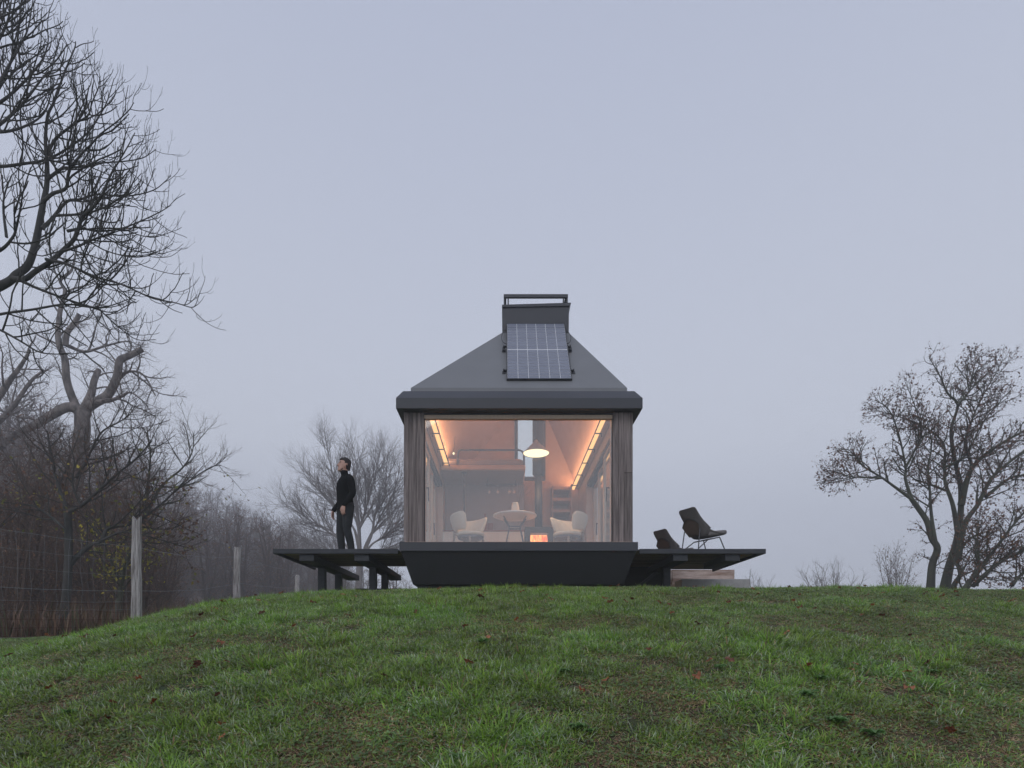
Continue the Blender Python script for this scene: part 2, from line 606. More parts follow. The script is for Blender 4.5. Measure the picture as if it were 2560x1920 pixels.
M['grass_blade'] = grass_material('grass_blade')
GREEN = np.array([(0.128, 0.25, 0.022), (0.215, 0.36, 0.042), (0.30, 0.44, 0.075), (0.195, 0.31, 0.07)])
PALE = np.array([(0.44, 0.50, 0.36), (0.36, 0.44, 0.28)])
STRAW = np.array([(0.58, 0.45, 0.27), (0.42, 0.29, 0.16), (0.25, 0.145, 0.085), (0.33, 0.19, 0.115)])


def tuft_mesh(name, seed, n, rad, lmin, lmax, p_straw, p_pale, upright, wide=1.0, clover=0):
    rg = np.random.default_rng(seed)
    a = rg.random(n) * 2 * np.pi
    r = rad * np.sqrt(rg.random(n))
    bx, by = r * np.cos(a), r * np.sin(a)
    L = lmin + (lmax - lmin) * rg.random(n) ** 1.7
    az = np.where(rg.random(n) < 0.4, a + rg.normal(0, 0.6, n), rg.random(n) * 2 * np.pi)
    lean = np.clip(rg.normal(1.05 - 0.6 * upright, 0.35, n), 0.05, 1.42)
    curl = np.clip(rg.normal(0.55, 0.4, n), -0.2, 1.4)
    w = 0.0020 * wide * (0.6 + 0.8 * rg.random(n))
    st = rg.random(n) < p_straw
    lean = np.where(st, np.clip(lean + 0.35, 0, 1.5), lean)
    ca, sa = np.cos(az), np.sin(az)
    hx, hz_ = np.zeros(n), np.zeros(n)
    pts = []
    lev = (0.0, 0.38, 0.72, 1.0)
    for i, t in enumerate(lev):
        if i:
            ang = lean + curl * (lev[i - 1] + t) / 2
            dt = (t - lev[i - 1]) * L
            hx = hx + np.sin(ang) * dt
            hz_ = hz_ + np.cos(ang) * dt
        ww = w * (0.9, 1.0, 0.6, 0.0)[i]
        tw = rg.normal(0, 0.35, n)
        for s_ in ((-1, 1) if i < 3 else (0,)):
            pts.append(np.stack([bx + ca * hx - sa * ww * s_, by + sa * hx + ca * ww * s_, np.maximum(hz_, 0.003 + 0.004 * (i > 0)) + tw * ww * s_ - 0.006 * (i == 0)], axis=1))
    V = np.stack(pts, axis=1).reshape(-1, 3)
    base = np.arange(n)[:, None] * 7
    tri = np.array([[0, 1, 3], [0, 3, 2], [2, 3, 5], [2, 5, 4], [4, 5, 6]])
    Fc = (base[:, None, :] + tri[None]).reshape(-1, 3)
    c = GREEN[rg.integers(0, 4, n)] * (0.65 + 0.7 * rg.random((n, 1)))
    pal = rg.random(n) < p_pale
    c = np.where(pal[:, None], PALE[rg.integers(0, 2, n)] * (0.8 + 0.4 * rg.random((n, 1))), c)
    c = np.where(st[:, None], STRAW[rg.integers(0, 4, n)] * (0.7 + 0.6 * rg.random((n, 1))), c)
    C = np.repeat(c, 7, axis=0)
    if clover:      # small round leaves between the blades
        k = clover
        cx, cy_ = rg.normal(0, rad * 0.6, k), rg.normal(0, rad * 0.6, k)
        cz = 0.008 + 0.022 * rg.random(k)
        s_ = 0.005 + 0.005 * rg.random(k)
        ring = []
        for q in range(5):
            an = q * 2 * np.pi / 5
            ring.append(np.stack([cx + s_ * np.cos(an), cy_ + s_ * np.sin(an), cz + rg.normal(0, 0.003, k)], axis=1))
        Vc = np.stack(ring, axis=1).reshape(-1, 3)
        b2 = len(V) + np.arange(k)[:, None] * 5
        Fc = np.concatenate([Fc] + [b2 + np.array([[0, q, q + 1]]) for q in (1, 2, 3)])
        V = np.concatenate([V, Vc])
        cc = np.array((0.14, 0.21, 0.07)) * (0.6 + 0.8 * rg.random((k, 1)))
        C = np.concatenate([C, np.repeat(cc, 5, axis=0)])
    me = mesh_np(name, V, Fc, False)
    colour_attr(me, C)
    me.materials.append(M['grass_blade'])
    return bpy.data.objects.new(name, me)


TUFTS = bpy.data.collections.new('grass_tufts')
specs = []
for k in range(4):     # lush
    specs.append((210, 0.10, 0.026, 0.072, 0.15, 0.2, 0.27, 1.0, 6))
for k in range(4):     # middling, matted
    specs.append((200, 0.10, 0.02, 0.062, 0.36, 0.22, 0.12, 1.0, 8))
for k in range(3):     # dry thatch and moss
    specs.append((170, 0.10, 0.018, 0.06, 0.70, 0.10, 0.05, 0.9, 16))
for k in range(2):     # taller clump
    specs.append((110, 0.055, 0.05, 0.115, 0.08, 0.08, 0.65, 1.1, 0))
for k, a_ in enumerate(specs):
    TUFTS.objects.link(tuft_mesh('tuft_%02d' % k, 200 + k, *a_))


def scatter(name, label, x, y, scl, idx, seed):
    rg = np.random.default_rng(seed)
    z = ground_z(x, y) - 0.004
    e = 0.05
    gx_ = (ground_z(x + e, y) - ground_z(x - e, y)) / (2 * e)
    gy_ = (ground_z(x, y + e) - ground_z(x, y - e)) / (2 * e)
    me = bpy.data.meshes.new(name)
    me.vertices.add(len(x))
    me.vertices.foreach_set('co', np.stack([x, y, z], axis=1).astype(np.float32).ravel())
    rot = np.stack([np.arctan(gy_) * 0.8, -np.arctan(gx_) * 0.8, np.zeros(len(x))], axis=1)
    at = me.attributes.new('tilt', 'FLOAT_VECTOR', 'POINT')
    at.data.foreach_set('vector', rot.astype(np.float32).ravel())
    at = me.attributes.new('yaw', 'FLOAT', 'POINT')
    at.data.foreach_set('value', (rg.random(len(x)) * 6.2832).astype(np.float32))
    at = me.attributes.new('size', 'FLOAT', 'POINT')
    at.data.foreach_set('value', scl.astype(np.float32))
    at = me.attributes.new('which', 'INT', 'POINT')
    at.data.foreach_set('value', idx.astype(np.int32))
    o = link(name, me)
    tag(o, label, None, None, 'stuff')
    ng = bpy.data.node_groups.new(name + '_scatter', 'GeometryNodeTree')
    ng.interface.new_socket('Geometry', in_out='INPUT', socket_type='NodeSocketGeometry')
    ng.interface.new_socket('Geometry', in_out='OUTPUT', socket_type='NodeSocketGeometry')
    N, L = ng.nodes, ng.links
    gi, go = N.new('NodeGroupInput'), N.new('NodeGroupOutput')
    ci = N.new('GeometryNodeCollectionInfo')
    ci.inputs['Collection'].default_value = TUFTS
    ci.inputs['Separate Children'].default_value = True
    ci.inputs['Reset Children'].default_value = True
    ip = N.new('GeometryNodeInstanceOnPoints')
    ip.inputs['Pick Instance'].default_value = True
    ri = N.new('GeometryNodeRotateInstances')

    def attr(nm, typ):
        n_ = N.new('GeometryNodeInputNamedAttribute')
        n_.data_type = typ
        n_.inputs['Name'].default_value = nm
        return n_.outputs['Attribute']
    L.new(gi.outputs[0], ip.inputs['Points'])
    L.new(ci.outputs[0], ip.inputs['Instance'])
    L.new(attr('which', 'INT'), ip.inputs['Instance Index'])
    L.new(attr('tilt', 'FLOAT_VECTOR'), ip.inputs['Rotation'])
    L.new(attr('size', 'FLOAT'), ip.inputs['Scale'])
    cx = N.new('ShaderNodeCombineXYZ')
    L.new(attr('yaw', 'FLOAT'), cx.inputs['Z'])
    L.new(ip.outputs[0], ri.inputs['Instances'])
    L.new(cx.outputs[0], ri.inputs['Rotation'])
    L.new(ri.outputs[0], go.inputs[0])
    md = o.modifiers.new('scatter', 'NODES')
    md.node_group = ng
    return o


rg = np.random.default_rng(9)
n = 60000
y = 1.9 + 9.6 * rg.random(n)
half = 1.1 * y + 3.2
k = rg.random(n) < half / 15.85
y, half = y[k], half[k]
x = (rg.random(len(y)) * 2 - 1) * half
edge = np.clip((x + 6.6 + 0.25 * (y - 8)) / 0.6, 0, 1)
k = rg.random(len(x)) < np.where(y < 8.3, 1.0, edge)
x, y = x[k], y[k]
d_ = dry_patch(x, y) + rg.normal(0, 0.18, len(x))
lush_ = vnoise(x, y, 51, 0.7) + rg.normal(0, 0.12, len(x))
idx = np.where(d_ > 0.42, rg.integers(8, 11, len(x)), np.where(d_ > 0.1, rg.integers(4, 8, len(x)), rg.integers(0, 4, len(x))))
tall = (rg.random(len(x)) < 0.10) & (lush_ > 0.52) & (d_ < 0.4)
idx = np.where(tall, rg.integers(11, 13, len(x)), idx)
scl = (0.72 + 0.45 * rg.random(len(x))) * (0.8 + 0.4 * np.clip(lush_, 0, 1))
scatter('grass', 'damp short green turf with straw and moss covering the slope', x, y, scl, idx, 3)
n = 5000
x, y = -8 + 22 * rg.random(n), 11.4 + 10 * rg.random(n)
k = x > -6.3 - 0.2 * (y - 9)
x, y = x[k], y[k]
scatter('long_grass', 'rougher grass on the flat hilltop behind the cabin', x, y, 0.9 + 0.7 * rg.random(len(x)), rg.integers(0, 13, len(x)), 4)


# ------------------------------------------------------------------ cabin
FLOOR = 1.72
cab = thing('cabin', (0.23, 9.5, 0.9), 'small grey metal hip-roofed cabin with a lit full-width front window', 'cabin')

# --- hull: lip, tapered skirt, plinth
base = box('base_lip', -1.76, 2.226, 9.35, 14.75, 1.572, 1.705, M['trim_metal'], cab, 0.006)
bx = box('drip_edge', -1.775, 2.241, 9.335, 9.349, 1.553, 1.578, M['trim_metal'], base, 0.003)
box('joint_cover', -0.135, 0.30, 9.338, 9.35, 1.582, 1.70, M['trim_metal'], base, 0.002)
bm = bmesh.new()
bm_prism(bm, [(-1.745, 9.37, 1.57), (2.211, 9.37, 1.57), (2.211, 14.7, 1.57), (-1.745, 14.7, 1.57)], [(-1.545, 9.43, 1.0), (2.0, 9.43, 1.0), (2.0, 14.5, 1.0), (-1.545, 14.5, 1.0)])
bm_obj('skirt', bm, M['hull_metal'], cab, bevel=0.004, seg=1)
box('plinth', -1.50, 1.95, 9.62, 14.2, 0.6, 0.998, M['dark_metal'], cab, 0.004)

# --- corner cladding: upright grey boards, one object each
seg_l = [(-1.712, -1.632), (-1.628, -1.508), (-1.504, -1.372)]
seg_r = [(1.833, 1.925), (1.929, 2.022), (2.026, 2.172)]
for i, (a, b) in enumerate(seg_l + seg_r):
    y = 9.5 + (0.0, 0.008, 0.003, 0.004, 0.0, 0.007)[i]
    if i == 5:
        box('board', a, b, y, y + 0.024, 1.709, 2.905, M['grey_cladding'], cab, 0.002)
        box('board', a, b, y - 0.002, y + 0.022, 2.91, 3.93, M['grey_cladding'], cab, 0.002)
    else:
        box('board', a, b, y, y + 0.024, 1.709, 3.93, M['grey_cladding'], cab, 0.002)
for xo in (-1.712, 2.15):
    for k in range(3):
        y0 = 9.535 + k * 0.1
        box('board', xo - (0.002 * (k % 2)), xo + 0.022, y0, y0 + 0.096, 1.709, 3.93, M['grey_cladding'], cab, 0.002)
box('corner_post', -1.688, -1.375, 9.54, 9.80, 1.71, 3.92, M['frame_wood'], cab)
box('corner_post', 1.836, 2.148, 9.54, 9.80, 1.71, 3.92, M['frame_wood'], cab)

# --- floor, back wall, side walls
box('floor', -1.68, 2.14, 9.42, 14.6, 1.706, FLOOR, M['pale_wood'], cab, 0.001)
zt = 5.80
bw = prism_y('back_wall', [(-1.68, FLOOR), (0.255, FLOOR), (0.255, zt), (0.02, zt), (-1.42, 3.98), (-1.68, 3.98)], 14.4, 14.55, M['plywood'], cab)
prism_y('back_wall', [(1.045, FLOOR), (2.14, FLOOR), (2.14, 3.98), (1.89, 3.98), (1.12, zt), (1.045, zt)], 14.4, 14.55, M['plywood'], cab)
box('back_wall', 0.256, 1.044, 14.4, 14.55, FLOOR, 4.2, M['plywood'], cab, 0.001)
wf = bmesh.new()
for a in ((0.258, 0.335, 14.36, 14.5, 4.21, zt), (0.965, 1.042, 14.36, 14.5, 4.21, zt), (0.338, 0.962, 14.36, 14.5, 4.21, 4.27)):
    bm_box(wf, *a)
win = bm_obj('back_window', wf, M['dark_metal'], cab, bevel=0.003, seg=1)
M['glass'] = glass_mat('glass', 0.108)
M['glass_side'] = glass_mat('glass_side', 0.06, (0.93, 0.96, 0.95))
box('pane', 0.337, 0.963, 14.44, 14.448, 4.272, zt, M['glass_side'], win, 0)

# --- front window
ff = bmesh.new()
bm_box(ff, -1.372, 1.833, 9.53, 9.60, 3.835, 3.90)
fw = bm_obj('front_window', ff, M['frame_wood'], cab, bevel=0.002, seg=1)
box('sill', -1.372, 1.833, 9.53, 9.60, 1.707, 1.722, M['dark_metal'], fw, 0.001)
for a, b in ((-1.372, -1.36), (1.821, 1.833)):
    box('seal', a, b, 9.528, 9.60, 1.723, 3.834, M['dark_metal'], fw, 0.001)
box('pane', -1.359, 1.82, 9.555, 9.567, 1.723, 3.834, M['glass'], fw, 0)
box('shadow_gap', -1.372, 1.833, 9.52, 9.60, 3.903, 3.925, M['dark_metal'], fw, 0.001)

# --- inner linings: sloped plywood ceilings
def sheet(name, pts, thick, m, parent):
    pts = [Vector(p) for p in pts]
    n = (pts[1] - pts[0]).cross(pts[2] - pts[0]).normalized()
    bm = bmesh.new()
    bm_prism(bm, pts, [p + n * thick for p in pts])
    return bm_obj(name, bm, m, parent)


cl, cr, zc = (0.02, 1.12, zt)
sheet('ceiling', [(-1.43, 9.62, 3.97), (-1.43, 14.4, 3.97), (cl, 14.4, zt), (cl, 10.85, zt)], 0.02, M['plywood'], cab)
sheet('ceiling', [(1.90, 9.62, 3.97), (cr, 10.85, zt), (cr, 14.4, zt), (1.90, 14.4, 3.97)], 0.02, M['plywood'], cab)
sheet('ceiling', [(-1.43, 9.61, 3.95), (cl, 10.84, zt), (cr, 10.84, zt), (1.90, 9.61, 3.95)], 0.02, M['plywood'], cab)
box('ceiling', cl - 0.02, cr + 0.02, 10.82, 14.42, zt + 0.022, zt + 0.05, M['plywood'], cab, 0.001)

# --- side walls: header, sliding glass leaves with frames and lever handles, timber wall behind
def side_wall(x_in, sgn):
    xo = x_in + sgn * 0.24
    a, b = sorted((x_in, xo))
    box('side_wall', a, b, 13.05, 14.398, FLOOR + 0.002, 3.975, M['plywood'], cab, 0.001)
    box('side_wall', a, b, 9.803, 13.048, 3.74, 3.975, M['plywood'], cab, 0.001)
    c = x_in + sgn * 0.012
    tr = bmesh.new()
    for q in range(3):
        o = c + sgn * 0.07 * q
        bm_box(tr, *sorted((o, o + sgn * 0.055)), 9.81, 13.04, 3.665 - 0.012 * q, 3.738)
    bm_obj('door_track', tr, M['stove_iron'], cab, bevel=0.003, seg=1)
    for (y0, y1, off, hy) in ((9.815, 10.95, 0.02, 10.17), (10.9, 12.0, 0.09, 11.5), (11.95, 13.04, 0.16, 12.12)):
        o = x_in + sgn * off
        p, q = sorted((o, o + sgn * 0.055))
        fr = bmesh.new()
        sw_ = 0.36 if y0 < 10 else 0.085
        bm_box(fr, p, q, y0, y0 + sw_, FLOOR + 0.005, 3.66)
        bm_box(fr, p, q, y1 - 0.085, y1, FLOOR + 0.005, 3.66)
        bm_box(fr, p, q, y0 + sw_ + 0.001, y1 - 0.086, FLOOR + 0.005, FLOOR + 0.09)
        bm_box(fr, p, q, y0 + sw_ + 0.001, y1 - 0.086, 3.59, 3.66)
        leaf = bm_obj('sliding_door', fr, M['frame_wood'], cab, bevel=0.003, seg=1)
        m_ = (p + q) / 2
        box('pane', m_ - 0.004, m_ + 0.004, y0 + sw_ + 0.002, y1 - 0.087, FLOOR + 0.092, 3.588, M['glass_side'], leaf, 0)
        if hy < 11 or hy > 12:        # the middle leaf has no lever
            h = bmesh.new()
            hx = x_in - sgn * 0.002
            zz = 2.79 if hy < 11 else 2.56
            bm_box(h, *sorted((hx + sgn * off, hx + sgn * off - sgn * 0.012)), hy - 0.02, hy + 0.02, zz - 0.12, zz + 0.12)
            bm_rod(h, (hx + sgn * off, hy, zz + 0.045), (hx + sgn * off - sgn * 0.07, hy, zz + 0.045), 0.011)
            bm_rod(h, (hx + sgn * off - sgn * 0.07, hy, zz + 0.056), (hx + sgn * off - sgn * 0.075, hy, zz - 0.2), 0.011)
            bm_obj('handle', h, M['stove_iron'], leaf)


side_wall(-1.44, -1)
side_wall(1.90, 1)

# --- roof: fascia box with bevelled top, upstand, hip roof, chimney hood with rail
bm = bmesh.new()
def loop(x0, x1, y0, y1, z):
    return [bm.verts.new(p) for p in ((x0, y0, z), (x1, y0, z), (x1, y1, z), (x0, y1, z))]
rings = [loop(-1.70, 2.16, 9.47, 14.6, 3.932), loop(-1.808, 2.289, 9.30, 14.85, 3.916), loop(-1.808, 2.289, 9.30, 14.85, 4.086), loop(-1.725, 2.20, 9.50, 14.70, 4.29), loop(-1.61, 2.10, 9.565, 14.66, 4.297), loop(-1.60, 2.09, 9.60, 14.62, 4.32)]
for a, b in zip(rings, rings[1:]):
    for i in range(4):
        bm.faces.new((a[i], a[(i + 1) % 4], b[(i + 1) % 4], b[i]))
bm_obj('eave', bm, M['trim_metal'], cab)
bm = bmesh.new()
E = [(-1.608, 9.58), (2.092, 9.58), (2.092, 14.66), (-1.608, 14.66)]
lo = [bm.verts.new((x, y, 4.285)) for x, y in E]
up = [bm.verts.new((x, y, 4.382)) for x, y in E]
tp = [bm.verts.new(p) for p in ((-0.042, 10.98, 6.11), (1.247, 10.98, 6.11), (1.247, 14.6, 6.11), (-0.042, 14.6, 6.11))]
for i in range(4):
    j = (i + 1) % 4
    bm.faces.new((lo[i], lo[j], up[j], up[i]))
for i in (0, 1, 3):
    j = (i + 1) % 4
    bm.faces.new((up[i], up[j], tp[j], tp[i]))
bm.faces.new(tp)
roof = bm_obj('roof', bm, M['roof_metal'], cab)
prism_y('gable', [(-1.60, 4.39), (0.258, 4.39), (0.258, 6.1), (-0.04, 6.1)], 14.57, 14.6, M['roof_metal'], roof)
prism_y('gable', [(1.042, 4.39), (2.08, 4.39), (1.245, 6.1), (1.042, 6.1)], 14.57, 14.6, M['roof_metal'], roof)

bm = bmesh.new()
bm_prism(bm, [(-0.046, 10.955, 5.98), (1.251, 10.955, 5.98), (1.251, 12.6, 5.98), (-0.046, 12.6, 5.98)], [(-0.052, 10.955, 6.60), (1.255, 10.955, 6.60), (1.255, 12.6, 6.60), (-0.052, 12.6, 6.60)])
ch = bm_obj('chimney', bm, M['trim_metal'], cab, bevel=0.004, seg=1)
bm = bmesh.new()
a = [(-0.055, 10.93, 6.575), (1.262, 10.93, 6.60), (1.295, 10.93, 6.665), (-0.055, 10.93, 6.625)]
bm_prism(bm, a, [(x, 12.62, z) for x, y, z in a])
bm_obj('chimney_cap', bm, M['trim_metal'], ch, bevel=0.003, seg=1)
bm = bmesh.new()
for (x0, x1, y0, y1) in ((-0.022, 1.236, 10.95, 11.0), (-0.022, 1.236, 12.5, 12.55), (-0.02, 0.03, 11.002, 12.498), (1.184, 1.234, 11.002, 12.498)):
    bm_box(bm, x0, x1, y0, y1, 6.782, 6.842)
for x in (-0.008, 0.066, 1.148, 1.222):
    for y in (10.975, 12.52):
        bm_rod(bm, (x, y, 6.60), (x, y, 6.79), 0.014, n=6)
bm_obj('rail', bm, M['trim_metal'], ch)

# ------------------------------------------------------------------ solar panel
pbl, pbr, ptl, ptr = (Vector(W(1266.8, 954, 9.74)), Vector(W(1429.7, 954, 9.74)), Vector(W(1267.0, 815, 10.94)), Vector(W(1413.5, 815, 10.94)))
ux = (pbr - pbl).normalized()
pw = (pbr - pbl).length
vv = (ptl - pbl)
vv = (vv - ux * vv.dot(ux))
pl = vv.length
vv.normalize()
nn = ux.cross(vv).normalized()
if nn.y > 0:
    nn = -nn
PM = Matrix(((ux.x, vv.x, nn.x, pbl.x), (ux.y, vv.y, nn.y, pbl.y), (ux.z, vv.z, nn.z, pbl.z), (0, 0, 0, 1)))
sp = thing('solar_panel', tuple(pbl), 'blue-grey solar panel with white grid lines on the front roof slope', 'solar panel')
sp.matrix_world = PM
INV[sp.name] = Matrix.Identity(4)
off = 0.05
bm = bmesh.new()
for a in ((0, pw, 0, 0.014), (0, pw, pl - 0.014, pl), (0, 0.014, 0.0141, pl - 0.0141), (pw - 0.014, pw, 0.0141, pl - 0.0141)):
    bm_box(bm, a[0], a[1], a[2], a[3], off - 0.035, off + 0.003)
bm_obj('frame', bm, M['stove_iron'], sp, bevel=0.001, seg=1)
box('backsheet', 0.0143, pw - 0.0143, 0.0143, pl - 0.0143, off - 0.02, off - 0.004, M['white_line'], sp, 0)
cw = (pw - 0.028) / 6
half = (pl - 0.028 - 0.018) / 2
chh = half / 10
cm = bpy.data.meshes.new('solar_cell')
bm = bmesh.new()
bm_box(bm, -cw / 2 + 0.004, cw / 2 - 0.004, -chh / 2 + 0.005, chh / 2 - 0.005, -0.001, 0.0)
bm.to_mesh(cm)
bm.free()
cm.materials.append(M['solar_cell'])
for hf in range(2):
    for r_ in range(10):
        for c_ in range(6):
            o = link('solar_cell', cm, sp)
            o.location = (0.014 + (c_ + 0.5) * cw, 0.014 + hf * (half + 0.018) + (r_ + 0.5) * chh, off)
for (u, v) in ((-0.05, 0.3), (-0.05, 1.15), (pw + 0.05, 0.3), (pw + 0.05, 1.15)):
    bm = bmesh.new()
    s = 1 if u > 0 else -1
    bm_box(bm, u - 0.03, u + 0.03, v - 0.045, v + 0.045, -0.05, 0.005)
    bm_box(bm, u - 0.05 * (s > 0) - 0.012, u + 0.05 * (s < 0) + 0.012, v + 0.015, v + 0.035, 0.006, 0.04)
    bm_rod(bm, (u, v + 0.02, 0.0), (u, v + 0.02, 0.06), 0.008, n=6)
    bm_obj('bracket', bm, M['stove_iron'], sp, bevel=0.002, seg=1)
for s_, x_ in ((-1, -0.02), (1, pw + 0.01)):
    t = Tubes()
    pts = catmull([(x_, pl - 0.15, 0.0), (x_ + s_ * 0.04, pl - 0.3, 0.03), (x_ + s_ * 0.075, pl - 0.5, 0.03), (x_ + s_ * 0.045, pl - 0.68, 0.02), (x_ - s_ * 0.02, pl - 0.72, 0.0)], 5)
    t.add([tuple(p) for p in pts], [0.006] * len(pts))
    t.build('cable', M['stove_iron'], sp, 6)

# ------------------------------------------------------------------ things inside the cabin
WARM = (1.0, 0.52, 0.2)
M['led'] = emit_mat('led', (1.0, 0.54, 0.2), 1.4)
M['bulb'] = emit_mat('bulb', (1.0, 0.86, 0.5), 1.7)


def strip(x, sgn, y0, y1, label):
    t = thing('strip_light', (x, y0, 3.9), label, 'light', 'strip lights along the wall tops')
    a, b = sorted((x, x + sgn * 0.09))
    box('glowing_strip', a + 0.004, b - 0.006, y0, y1, 3.94, 3.946, M['led'], t, 0)
    fr = bmesh.new()
    bm_rod(fr, (x - sgn * 0.02, y0, 3.915), (x - sgn * 0.02, y1, 3.915), 0.012, n=8)
    bm_obj('rail', fr, M['dark_metal'], t)
    pa_, pb_ = sorted((x - sgn * 0.01, sgn * 0.235 + (1.88 if sgn > 0 else -1.42) - sgn * 0.235))
    box('added_baffle', pa_, pb_, y0, y1, 3.95, 3.962, M['plywood'], t, 0.001)  # added plate, screens the overlit ceiling gap beside the strip
    y = y0 + 0.77
    while y < y1:
        bb = bmesh.new()
        bm_box(bb, *sorted((x - sgn * 0.02, x + sgn * 0.115)), y, y + 0.018, 3.915, 3.934)
        bm_box(bb, *sorted((x + sgn * 0.108, x + sgn * 0.122)), y, y + 0.018, 3.86, 3.935)
        bm_obj('bracket', bb, M['dark_metal'], t)
        y += 0.855
    al = bpy.data.lights.new('strip_glow', 'AREA')
    al.shape = 'RECTANGLE'
    al.size, al.size_y = 0.06, y1 - y0
    al.energy = 7.5 * (y1 - y0)
    al.color = (1.0, 0.50, 0.25)
    ao = link('strip_glow', al, t)
    ao.location = ((a + b) / 2, (y0 + y1) / 2, 3.975)
    ao.rotation_euler = (math.pi, 0, 0)
    return t


strip(-1.235, -1, 9.66, 12.3, 'warm glowing strip light on the wall above the loft bed side, the shorter one')
strip(1.69, 1, 9.66, 14.3, 'warm glowing strip light running back to the stairs, the longer one')

# pendant lamp
pc = W(1340.5, 1134, 10.9)
pt = thing('pendant_lamp', pc, 'lit cone-shaped pendant lamp hanging in front of the stove pipe', 'lamp')
lathe('shade', [(0.257, 0.0), (0.26, 0.004), (0.045, 0.225), (0.03, 0.26), (0.018, 0.268), (0.012, 0.262), (0.04, 0.218), (0.252, 0.006)], pc, M['lamp_shade'], pt, 40, caps=False)
lathe('diffuser', [(0.01, 0.002), (0.249, 0.008), (0.2, 0.02), (0.01, 0.02)], pc, M['bulb'], pt, 40)
rods('cord', [((pc[0], pc[1], pc[2] + 0.26), (pc[0], pc[1], zt + 0.02))], 0.006, M['dark_metal'], pt, 6)
pl_ = bpy.data.lights.new('lamp_glow', 'SPOT')
pl_.energy = 60
pl_.spot_size = R(150)
pl_.spot_blend = 0.6
pl_.shadow_soft_size = 0.12
pl_.color = (1.0, 0.62, 0.34)
po_ = link('lamp_glow', pl_, pt)
po_.location = (pc[0], pc[1], pc[2] - 0.02)

# stove
sc_ = 0.70
st = thing('wood_stove', (sc_, 11.6, FLOOR), 'black wood stove with a fire behind its glass and a tall pipe', 'stove')
bm = bmesh.new()
for a in ((sc_ - 0.29, sc_ - 0.178, 11.4, 11.85, 1.80, 2.385), (sc_ + 0.178, sc_ + 0.29, 11.4, 11.85, 1.80, 2.385), (sc_ - 0.176, sc_ + 0.176, 11.4, 11.85, 2.262, 2.385), (sc_ - 0.176, sc_ + 0.176, 11.4, 11.85, 1.80, 1.99), (sc_ - 0.176, sc_ + 0.176, 11.6, 11.85, 1.992, 2.26)):
    bm_box(bm, *a)
body = bm_obj('body', bm, M['stove_iron'], st, bevel=0.004, seg=1)
for dx in (-0.24, 0.24):
    for yy in (11.45, 11.8):
        rods('leg', [((sc_ + dx, yy, FLOOR + 0.001), (sc_ + dx, yy, 1.802))], 0.018, M['stove_iron'], st, 8)
M['fire'] = bpy.data.materials.new('fire')
M['fire'].use_nodes = True
_n = M['fire'].node_tree
_n.nodes.clear()
_o = _n.nodes.new('ShaderNodeOutputMaterial')
_e = _n.nodes.new('ShaderNodeEmission')
_t = _n.nodes.new('ShaderNodeTexCoord')
_m = _n.nodes.new('ShaderNodeMapping')
_m.inputs['Scale'].default_value = (14, 14, 5)
_x = _n.nodes.new('ShaderNodeTexNoise')
_x.inputs['Scale'].default_value = 1.0
_x.inputs['Distortion'].default_value = 1.2
_r = _n.nodes.new('ShaderNodeValToRGB')
_r.color_ramp.elements[0].position = 0.35
_r.color_ramp.elements[0].color = (0.8, 0.09, 0.025, 1)
_r.color_ramp.elements[1].position = 0.68
_r.color_ramp.elements[1].color = (1.5, 0.62, 0.14, 1)
_e.inputs['Strength'].default_value = 1.7
_n.links.new(_t.outputs['Object'], _m.inputs[0])
_n.links.new(_m.outputs[0], _x.inputs['Vector'])
_n.links.new(_x.outputs['Fac'], _r.inputs[0])
_n.links.new(_r.outputs[0], _e.inputs['Color'])
_n.links.new(_e.outputs[0], _o.inputs['Surface'])
fl = bmesh.new()
rf = random.Random(5)
for k in range(11):
    fx = sc_ - 0.16 + 0.032 * k
    h = 0.15 + 0.1 * rf.random()
    yy = 11.46 + 0.1 * rf.random()
    prof = [(0.022, 0.0), (0.032, 0.05), (0.022, h * 0.55), (0.008, h * 0.85), (0.001, h)]
    prev = None
    for rr, zz in prof:
        ring = [fl.verts.new((fx + rr * math.cos(i * 1.0472), yy + rr * math.sin(i * 1.0472), 1.994 + zz)) for i in range(6)]
        if prev:
            for i in range(6):
                fl.faces.new((prev[i], prev[(i + 1) % 6], ring[(i + 1) % 6], ring[i]))
        prev = ring
bm_box(fl, sc_ - 0.17, sc_ + 0.17, 11.585, 11.598, 1.995, 2.255)
bm_obj('flames', fl, M['fire'], st)
dr_ = box('door_glass', sc_ - 0.175, sc_ + 0.175, 11.405, 11.411, 1.992, 2.26, M['glass_side'], st, 0)
lathe('flue', [(0.078, 2.386), (0.078, 3.52)], (sc_, 11.62, 0), M['stove_iron'], st, 24)
lathe('upper_flue', [(0.10, 3.49), (0.125, 3.52), (0.125, 6.2)], (sc_, 11.62, 0), M['stove_iron'], st, 24)

